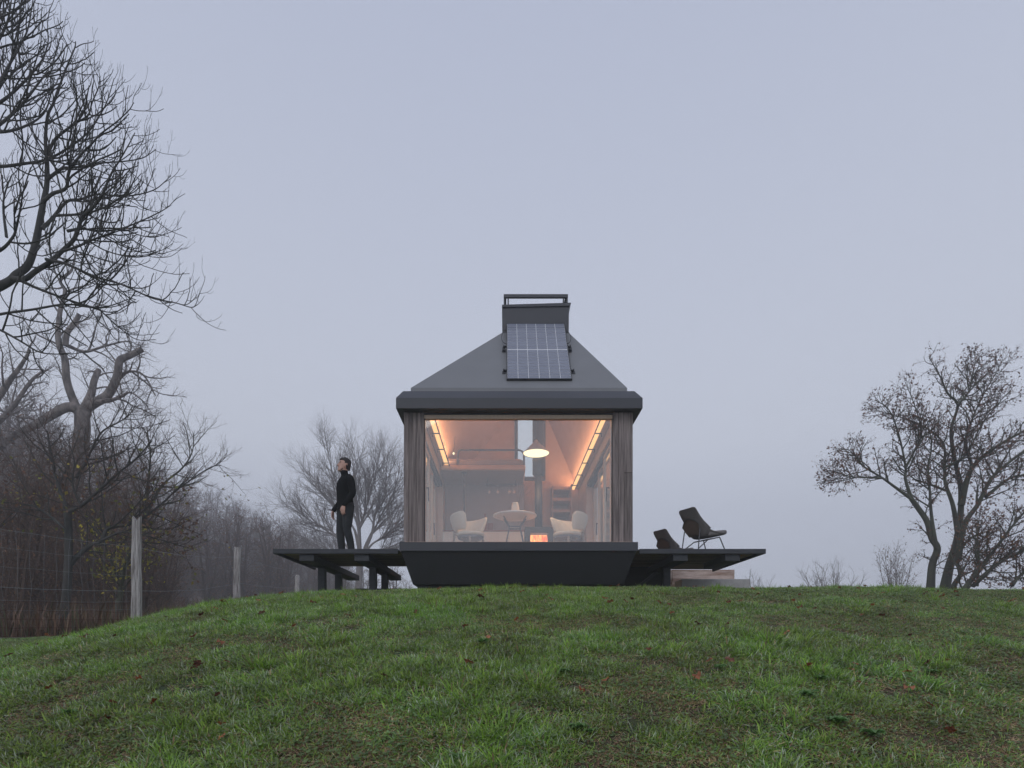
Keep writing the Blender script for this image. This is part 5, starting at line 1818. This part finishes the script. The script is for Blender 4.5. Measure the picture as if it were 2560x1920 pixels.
rt_tree(52, 19.0, [
    ([(985, 1570), (1010, 1450), (1050, 1320), (1070, 1200), (1080, 1080), (1075, 950), (1040, 800), (1020, 620), (1060, 470), (1000, 400), (950, 290), (885, 180)], 0.19, 0.014, 24, 0.5, 0.5),
    ([(1080, 1080), (1110, 950), (1150, 850), (1230, 770), (1350, 690), (1500, 610), (1640, 540)], 0.13, 0.03, 20, 0.25, -0.5),
    ([(1060, 1250), (1030, 1080), (985, 950), (980, 850), (970, 700), (850, 600), (700, 540), (560, 500)], 0.1, 0.01, 26, 0.25, 0.8),
    ([(1060, 470), (1130, 380), (1150, 280), (1180, 160)], 0.05, 0.01, 18, 0.1, 0.5),
    ([(1150, 850), (1110, 700), (1150, 550), (1220, 400), (1290, 280), (1330, 200)], 0.06, 0.01, 24, 0.15, 0.5),
    ([(980, 850), (1040, 820), (1120, 760), (1200, 600), (1290, 480), (1380, 380)], 0.05, 0.01, 18, 0.2, -0.6),
    ([(985, 990), (880, 950), (800, 925)], 0.05, 0.03, 5, 0.2, -0.3),
], 'tallest brown-leaved tree with a mossy forked trunk and rounded crown', 0.22, RUST)
rt_tree(53, 18.0, [
    ([(1040, 1565), (1080, 1490), (1055, 1420), (1100, 1320), (1170, 1265), (1240, 1280)], 0.09, 0.03, 10, 0.3, 0.2),
    ([(1060, 1420), (1100, 1200), (1180, 1080), (1240, 960), (1300, 880), (1464, 750), (1600, 660)], 0.12, 0.03, 18, 0.3, -0.5),
    ([(1230, 1030), (1370, 920), (1464, 895), (1600, 850)], 0.07, 0.02, 12, 0.2, 0.4),
    ([(1250, 950), (1310, 850), (1380, 740)], 0.05, 0.02, 5, 0.2, 0.2),
], 'brown-leaved tree with a crooked low stem leaning away from the cabin', 0.22, RUST)
rt_tree(54, 16.5, [
    ([(1110, 1575), (1200, 1470), (1300, 1330), (1400, 1200), (1500, 1090), (1640, 980)], 0.08, 0.02, 26, 0.2, 0.3),
    ([(1150, 1575), (1300, 1440), (1464, 1355), (1640, 1300)], 0.08, 0.03, 20, 0.2, -0.3),
    ([(1180, 1575), (1190, 1400), (1180, 1250), (1200, 1100)], 0.04, 0.01, 16, 0.2, 0.3),
    ([(1390, 1570), (1440, 1510), (1540, 1440)], 0.07, 0.03, 12, 0.2, 0.3),
], 'low leaning brown-leaved tree at the edge of the picture', 0.3, RUST + [(0.2, 0.1, 0.03)])

# --- small bare bushes on the skyline
def bush(seed, px_, d, top, w, label, leaf=None, frac=0.0, n=14, bark=None, name='bare_bush', cat='bush', group=None):
    x0, y0, _ = W(px_, 1500, d)
    g = gz(x0, y0)
    h = ((PY - top) / F * d - g) * 0.88
    T = Tree(seed, max=2, split=0, L=[h, h * 0.42, h * 0.2], n=[8, 6, 0], Rr=[0.018, 0.009, 0.006], ang=[36, 38, 36], up=[0.1, 0.08, 0.08], wob=[0.1, 0.15, 0.2], nseg=[7, 5, 3], t0=0.2, tip=0.4)
    for k in range(n):
        a = T.rng.uniform(0, 6.28)
        s = T.rng.uniform(0, w)
        T.grow((x0 + math.cos(a) * s * 0.25, y0 + math.sin(a) * s * 0.25, g - 0.1), norm((math.cos(a) * s, math.sin(a) * s, h)), h * T.rng.uniform(0.7, 1.1), 0.02, 0)
    t = thing(name, (x0, y0, g), label, cat, group)
    T.thick.build('stem', bark or M['bark_grey'], t, 4)
    tag(T.thin.build('twigs', bark or M['bark_grey'], t, 3), kind='stuff')
    if leaf:
        me = T.leaves(frac, 0.035, leaf, seed)
        if me:
            tag(link('leaves', me, t, M['leaf_col']), kind='stuff')
    return t


bush(61, 1895, 36, 1425, 1.2, 'tiny faint bare bush on the skyline right beside the stone slab', n=10)
bush(62, 2085, 30, 1392, 1.9, 'faint bare bush on the skyline between the slab bush and the leafy trees')
bush(63, 2240, 28, 1362, 1.4, 'hazy bush with sparse leaves just before the leafy trees', leaf=BRN, frac=0.2)
bush(64, 2035, 29, 1410, 0.7, 'small faint sprig at the foot of the skyline bush', n=6)

# --- wood behind the fence: prototypes copied with a group
PROT = []
for k, (h, br, lf, fr, sd) in enumerate(((8.0, 'bark_brown', BRN, 0.16, 71), (9.0, 'bark_grey', None, 0, 72), (6.5, 'bark_brown', BRN, 0.25, 73), (7.5, 'bark_grey', BRN, 0.08, 74))):
    T = Tree(sd, max=3, split=1, L=[h * 0.5, h * 0.27, h * 0.13, h * 0.06], n=[10, 9, 7, 0], Rr=[0.06, 0.026, 0.015, 0.0105], ang=[44, 46, 45, 42], up=[0.07, 0.07, 0.06, 0.05], wob=[0.1, 0.17, 0.22, 0.25], nseg=[8, 6, 5, 3], t0=0.12, tip=0.4)
    nst = (2, 1, 3, 2)[k]
    for s in range(nst):
        a = T.rng.uniform(0, 6.28)
        pts, rad = T.limb([(0.1 * s, 0, -0.4, 0.13), (0.12 * s + 0.1 * math.cos(a), 0.1 * math.sin(a), h * 0.15, 0.11), (0.5 * math.cos(a), 0.5 * math.sin(a), h * 0.45, 0.07), (0.9 * math.cos(a), 0.9 * math.sin(a), h * 0.8, 0.02)], count=int(24 / nst) + 6, t0=0.12)
    PROT.append((T, M[br], T.leaves(fr, 0.045, lf, sd) if lf else None))
rw = random.Random(99)
ntree = {}


def plant(k, px_, d, sc_, label, group, dx=0.0):
    x0, y0, _ = W(px_, 1500, d)
    g = gz(x0, y0)
    if k not in ntree:
        T, bark, lf = PROT[k]
        t = thing('woodland_tree', (0, 0, 0), label, 'tree', group)
        T.thick.build('trunk', bark, t, 6)
        tag(T.thin.build('crown', bark, t, 3), kind='stuff')
        if lf:
            tag(link('leaves', lf, t, M['leaf_col']), kind='stuff')
        ntree[k] = t
    else:
        t = copy_tree(ntree[k])
    t.location = (x0, y0, g)
    t.rotation_euler = (0, 0, rw.uniform(0, 6.28))
    t.scale = (sc_ * rw.uniform(0.95, 1.15),) * 2 + (sc_,)
    t['label'], t['group'] = KINDS_[k] + label, group
    return t


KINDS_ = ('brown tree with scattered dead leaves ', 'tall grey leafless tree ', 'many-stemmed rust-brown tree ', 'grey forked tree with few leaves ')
NEAR = 'in the dark thicket behind the wire fence'
MID = 'standing in mist between the fence and the deck'
FARL = 'fading into the fog far behind the fence'
for (k, px_, d, s) in ((0, -30, 15, 0.75), (2, 60, 16, 0.8), (0, 130, 19, 0.85), (2, 230, 17, 0.7), (1, 20, 24, 1.15), (0, 180, 25, 1.0), (2, 300, 22, 0.8), (3, 110, 30, 1.15), (0, 330, 28, 0.85), (2, 400, 24, 0.62), (1, 250, 34, 1.1), (0, 30, 20, 1.0), (2, 360, 19, 0.5), (2, 170, 14.5, 0.42), (0, 40, 13.5, 0.45), (2, 290, 16, 0.45), (3, -60, 19, 1.0), (0, 80, 17, 0.7), (2, 140, 21, 0.9), (0, 210, 22, 0.95), (2, 10, 17, 0.7), (3, 60, 26, 1.2), (0, 280, 25, 0.9), (2, 340, 25, 0.75), (2, 90, 23, 1.0), (0, -20, 24, 1.1), (2, 250, 27, 0.95), (0, 390, 30, 0.8), (2, 190, 30, 1.1), (2, 120, 15, 0.4), (2, 0, 14, 0.4), (2, 240, 19, 0.55), (2, 420, 28, 0.6), (0, 300, 32, 1.0), (2, 40, 33, 1.3)):
    plant(k, px_, d, s, NEAR, 'dark thicket behind the wire fence')
for (k, px_, d, s) in ((2, 470, 46, 1.02), (0, 560, 52, 1.25), (3, 630, 50, 1.28), (2, 690, 54, 1.2), (0, 760, 56, 1.12), (2, 820, 58, 1.05), (2, 985, 52, 0.9), (0, 900, 62, 1.0), (3, 430, 56, 1.4), (2, 520, 38, 0.62), (2, 610, 40, 0.64), (2, 720, 42, 0.58), (0, 660, 66, 1.35), (2, 1020, 66, 0.9), (2, 850, 46, 0.62), (3, 590, 60, 1.2), (2, 780, 48, 0.8), (2, 655, 46, 0.95), (0, 500, 60, 1.3), (2, 940, 56, 0.8), (2, 455, 50, 1.1), (0, 540, 46, 1.0), (2, 600, 56, 1.25), (2, 675, 60, 1.25), (0, 715, 50, 0.95), (2, 740, 64, 1.2), (2, 800, 52, 0.8), (0, 860, 60, 1.0), (2, 910, 66, 0.95), (2, 480, 70, 1.6), (0, 570, 72, 1.6), (2, 640, 74, 1.6), (2, 430, 42, 0.9), (2, 560, 40, 0.75), (2, 690, 42, 0.65)):
    d *= 1.5
    x0, y0, _ = W(px_, 1500, d)
    top = np.interp(px_, [400, 470, 560, 690, 760, 850, 1020], [1130, 1195, 1222, 1240, 1320, 1350, 1390]) + rw.uniform(-15, 60)
    plant(k, px_, d, ((PY - top) / F * d - gz(x0, y0)) / ((8.0, 9.0, 6.5, 7.5)[k] * 1.1), MID, 'misty trees in the dip')
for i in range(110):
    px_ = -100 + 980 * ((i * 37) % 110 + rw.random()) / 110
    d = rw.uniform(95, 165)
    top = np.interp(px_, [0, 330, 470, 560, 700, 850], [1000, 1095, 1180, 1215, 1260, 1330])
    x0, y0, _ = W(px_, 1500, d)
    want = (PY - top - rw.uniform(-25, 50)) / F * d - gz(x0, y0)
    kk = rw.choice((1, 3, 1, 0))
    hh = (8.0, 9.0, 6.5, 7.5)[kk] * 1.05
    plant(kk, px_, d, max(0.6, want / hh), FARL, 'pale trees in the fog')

# taller grey trees crowding round the old one
for (k, px_, d, top) in ((1, -40, 44, 800), (3, 60, 48, 860), (1, 150, 52, 905), (3, 215, 46, 960), (1, 290, 56, 1000), (3, 350, 52, 1060), (0, 20, 38, 960), (2, 120, 40, 1000), (0, 260, 42, 1040), (2, 390, 46, 1120), (1, 100, 62, 850), (3, -10, 60, 880), (1, 330, 66, 1020), (0, 180, 58, 960)):
    x0, y0, _ = W(px_, 1500, d)
    plant(k, px_, d, ((PY - top) / F * d - gz(x0, y0)) / ((8.0, 9.0, 6.5, 7.5)[k] * 1.1), 'crowding round the gnarled old tree', 'tall trees round the old tree')

# --- brown undergrowth on the wood floor
rg = np.random.default_rng(77)
n = 26000
yy = 9.6 + 26 * rg.random(n) ** 1.5
pxx = -80 + 1000 * rg.random(n)
xx = (pxx - PX) / F * yy
ok = (xx < -6.7 - 0.16 * (yy - 9.3))
xx, yy = xx[ok], yy[ok]
zz = ground_z(xx, yy)
n = len(xx)
hgt = (0.15 + 0.55 * rg.random(n) ** 2) * (0.5 + vnoise(xx, yy, 61, 1.6))
an = rg.random(n) * 6.28
ln = rg.normal(0, 0.35, n)
wd = 0.006 + 0.006 * rg.random(n)
ca, sa = np.cos(an), np.sin(an)
b0 = np.stack([xx - sa * wd, yy + ca * wd, zz - 0.02], 1)
b1 = np.stack([xx + sa * wd, yy - ca * wd, zz - 0.02], 1)
m0 = np.stack([xx + ca * ln * hgt * 0.5 - sa * wd * .7, yy + sa * ln * hgt * 0.5 + ca * wd * .7, zz + hgt * 0.55], 1)
m1 = np.stack([xx + ca * ln * hgt * 0.5 + sa * wd * .7, yy + sa * ln * hgt * 0.5 - ca * wd * .7, zz + hgt * 0.55], 1)
tp_ = np.stack([xx + ca * ln * hgt * 1.4, yy + sa * ln * hgt * 1.4, zz + hgt], 1)
V = np.stack([b0, b1, m0, m1, tp_], 1).reshape(-1, 3)
i = np.arange(n)[:, None] * 5
Fc = np.concatenate([i + np.array([[0, 1, 3]]), i + np.array([[0, 3, 2]]), i + np.array([[2, 3, 4]])])
me = mesh_np('undergrowth', V, Fc)
ucol = np.array([(0.16, 0.09, 0.055), (0.1, 0.06, 0.04), (0.2, 0.13, 0.08), (0.06, 0.07, 0.025)])
uc = ucol[rg.choice(4, n, p=[0.4, 0.3, 0.15, 0.15])] * (0.7 + 0.6 * rg.random((n, 1)))
colour_attr(me, np.repeat(uc[:, None, :], 5, axis=1).reshape(-1, 3))
tag(link('undergrowth', me, None, M['leaf_col']), 'dry brown stalks and brambles on the wood floor behind the fence', None, None, 'stuff')

# ------------------------------------------------------------------ fence
fe = thing('wire_fence', (-6.1, 9.3, 0.4), 'old wire fence on rough grey posts along the edge of the wood', 'fence')


def post(x, y, z0, z1, r, seed, lean=0.0):
    rg = random.Random(seed)
    n = 16
    rough = [rg.uniform(0.82, 1.12) for _ in range(n)]
    bm = bmesh.new()
    prev = None
    levels = 12
    for j in range(levels + 1):
        t = j / levels
        z = z0 + (z1 - z0) * t
        ox = lean * t + 0.02 * math.sin(t * 4 + seed) + rg.uniform(-.004, .004)
        ring = []
        for k in range(n):
            a = 2 * math.pi * k / n
            rr = r * rough[k] * (1.12 - 0.22 * t) * (1 + rg.uniform(-.04, .04))
            dz = 0.035 * math.sin(a * 2 + seed) + rg.uniform(-0.02, 0.02) if j == levels else 0
            ring.append(bm.verts.new((x + ox + rr * math.cos(a), y + rr * math.sin(a) * 0.9, z + dz)))
        if prev:
            for k in range(n):
                bm.faces.new((prev[k], prev[(k + 1) % n], ring[(k + 1) % n], ring[k]))
        prev = ring
    bm.faces.new(prev)
    return bm_obj('post', bm, M['post_wood'], fe)


p1 = W(343, 1548, 9.3)
P1 = (p1[0], 9.3)
post(P1[0] - 0.05, P1[1], gz(*P1) - 0.3, (PY - 1297) / F * 9.3, 0.073, 1, 0.07)
P2 = (W(592, 1400, 16)[0], 16.0)
post(P2[0], P2[1], gz(*P2) - 0.3, (PY - 1370) / F * 16, 0.09, 2, 0.02)
P3 = (W(743, 1440, 24)[0], 24.0)
post(P3[0], P3[1], gz(*P3) - 0.3, (PY - 1439) / F * 24, 0.1, 3, 0.0)
A0 = (-7.75, 7.05)
rw = random.Random(4)


def wire_run(a, b, za, zb, sag, r, m, name='wire', jit=0.006, n=14):
    t = Tubes()
    pts = []
    for k in range(n + 1):
        u = k / n
        pts.append((a[0] + (b[0] - a[0]) * u + rw.uniform(-jit, jit), a[1] + (b[1] - a[1]) * u + rw.uniform(-jit, jit), za + (zb - za) * u - sag * 4 * u * (1 - u) + rw.uniform(-jit, jit)))
    t.add(pts, [r] * len(pts))
    return t.build(name, m, fe, 5)


for za, zb, rr in ((1.68, 1.60, 0.0018), (1.42, 1.36, 0.0012), (1.12, 1.13, 0.0012), (0.80, 0.88, 0.0026), (0.62, 0.70, 0.0012), (0.46, 0.58, 0.0012)):
    wire_run(A0, P1, za, zb, 0.03, rr, M['wire'])
for za, zb, zc_ in ((1.60, 2.5, 3.1), (0.88, 1.75, 2.4)):
    wire_run(P1, P2, za, zb, 0.08, 0.003, M['wire'])
    wire_run(P2, P3, zb, zc_, 0.05, 0.003, M['wire'])
t = Tubes()
k = 0
dlen = math.dist(A0, P1)
while k * 0.155 < dlen:
    u = k * 0.155 / dlen
    x, y = A0[0] + (P1[0] - A0[0]) * u, A0[1] + (P1[1] - A0[1]) * u
    t.add([(x + rw.uniform(-.02, .02), y, z) for z in (0.45, 0.62, 0.82, 1.12, 1.40, 1.64)], [0.0011] * 6)
    k += 1
tag(t.build('upright_wires', M['wire'], fe, 4), kind='stuff')
t = Tubes()
k = 0
Q0, Q1 = (-7.55, 7.2), (P1[0] - 0.1, 9.2)
ql = math.dist(Q0, Q1)
while k * 0.125 < ql:
    u = k * 0.125 / ql
    x, y = Q0[0] + (Q1[0] - Q0[0]) * u + 0.04, Q0[1] + (Q1[1] - Q0[1]) * u - 0.04
    g = gz(x, y)
    t.add([(x + rw.uniform(-.012, .012), y, z) for z in (g - 0.05, g + 0.2, g + 0.4, max(g + 0.46, 0.60 + 0.08 * u))], [0.003] * 4)
    k += 1
for j in range(5):
    t.add([(Q0[0] + (Q1[0] - Q0[0]) * u + 0.04, Q0[1] + (Q1[1] - Q0[1]) * u - 0.04, 0.57 - 0.125 * j + 0.08 * u + rw.uniform(-.008, .008)) for u in np.linspace(0, 1, 16)], [0.003] * 16)
tag(t.build('rusty_mesh', M['rusty_wire'], fe, 4), 'rusty square wire mesh along the bottom', kind='stuff')

# ------------------------------------------------------------------ fallen leaves and broad-leaved weeds
rl = random.Random(12)


def leaf_mesh(seed, kind):
    rg = random.Random(seed)
    bm = bmesh.new()
    n = 12
    c = bm.verts.new((0, 0, 0.008))
    ring = []
    for k in range(n):
        a = 2 * math.pi * k / n
        r = 0.024 * (1 + 0.28 * math.cos(5 * a)) if kind == 0 else 0.03 * (0.45 + 0.55 * abs(math.cos(a)) ** 1.3)
        r *= rg.uniform(0.85, 1.15)
        ring.append(bm.verts.new((r * math.cos(a), r * math.sin(a), rg.uniform(-0.004, 0.016))))
    for k in range(n):
        bm.faces.new((c, ring[k], ring[(k + 1) % n]))
    s0 = bm.verts.new((-0.03, 0.002, 0.004))
    s1 = bm.verts.new((-0.055, 0.001, 0.012))
    s2 = bm.verts.new((-0.03, -0.002, 0.004))
    bm.faces.new((s0, s1, s2))
    bmesh.ops.solidify(bm, geom=list(bm.faces), thickness=0.0012)
    me = bpy.data.meshes.new('fallen_leaf')
    bm.to_mesh(me)
    bm.free()
    return me


M['dead_leaf'] = mat('dead_leaf', (0.42, 0.16, 0.07), 0.7, 0.0, 0.0, (40, 40, 40), col2=(0.22, 0.09, 0.05), rand=0.5)
lms = [leaf_mesh(s, s % 2) for s in range(5)]
for m_ in lms:
    m_.materials.append(M['dead_leaf'])
for k in range(150):
    y = 2.6 + 5.6 * rl.random() ** 0.9
    x = rl.uniform(-0.93, 0.93) * y
    o = link('fallen_leaf', lms[k % 5])
    o.location = (x, y, gz(x, y) + 0.032 + 0.025 * rl.random())
    o.rotation_euler = (rl.uniform(-.7, .7) + 0.25, rl.uniform(-.6, .6), rl.uniform(0, 6.28))
    s = rl.uniform(0.6, 1.3)
    o.scale = (s, s, s)
    tag(o, 'curled reddish-brown leaf fallen on the grass slope', 'fallen leaf', 'leaves fallen on the grass')

M['weed_leaf'] = mat('weed_leaf', (0.17, 0.30, 0.09), 0.5, 0.0, 0.25, (30, 30, 30), col2=(0.11, 0.21, 0.06))
add_translucent(M['weed_leaf'], 0.4, (0.12, 0.26, 0.07))


def weed(x, y, s, seed, label):
    rg = random.Random(seed)
    t = thing('weed', (x, y, gz(x, y)), label, 'weed', 'broad-leaved weeds in the turf')
    nl = rg.randint(13, 20)
    for k in range(nl):
        a = 2 * math.pi * k / nl + rg.uniform(-.3, .3)
        L = s * rg.uniform(0.6, 1.1)
        lift = rg.uniform(0.7, 1.7)
        bm = bmesh.new()
        prev = None
        for j in range(6):
            u = j / 5
            w = L * 0.3 * math.sin(math.pi * min(0.98, 0.08 + 0.9 * u)) + 0.001
            r = L * u
            z = 0.015 + L * lift * (u - 0.75 * u * u)
            c = Vector((x + r * math.cos(a), y + r * math.sin(a), gz(x, y) + z))
            sd = Vector((-math.sin(a), math.cos(a), 0))
            row = [bm.verts.new(c + sd * w + Vector((0, 0, w * 0.5))), bm.verts.new(c), bm.verts.new(c - sd * w + Vector((0, 0, w * 0.5)))]
            if prev:
                bm.faces.new((prev[0], prev[1], row[1], row[0]))
                bm.faces.new((prev[1], prev[2], row[2], row[1]))
            prev = row
        bm_obj('leaf', bm, M['weed_leaf'], t, smooth=True)
    return t


def slope_pt(px_, py_):
    """Where the sight line through a pixel meets the slope."""
    dx, dz = (px_ - PX) / F, (PY - py_) / F
    y = 2.0
    while y < 9 and gz(dx * y, y) < dz * y:
        y += 0.02
    return dx * y, y


WEEDS = ((1445, 1830, 0.11, 'rosette of broad green leaves low on the slope, left one of the nearest pair'), (1475, 1842, 0.08, 'smaller rosette touching the larger one low on the slope'), (2022, 1750, 0.12, 'dark broad-leaved clump on the brown mossy patch'), (2095, 1815, 0.11, 'bright green leafy clump below the mossy patch'), (1800, 1680, 0.10, 'spreading leafy weed above the mossy patch'), (2055, 1708, 0.09, 'small leafy weed just above the dark clump'), (170, 1795, 0.09, 'lone broad-leaved weed on the shaded lower slope'), (1205, 1612, 0.1, 'leafy weed in the worn turf below the cabin'), (2180, 1848, 0.12, 'wide leafy clump near the bottom of the slope'), (1140, 1905, 0.09, 'weed half cut off by the bottom of the picture'), (2330, 1690, 0.09, 'weed on the far slope below the leafy trees'), (1410, 1690, 0.09, 'small leafy weed in the middle of the slope'))
for k, (a, b, s, lab) in enumerate(WEEDS):
    x, y = slope_pt(a, b)
    weed(x, y, s * 0.5, 100 + k, lab)
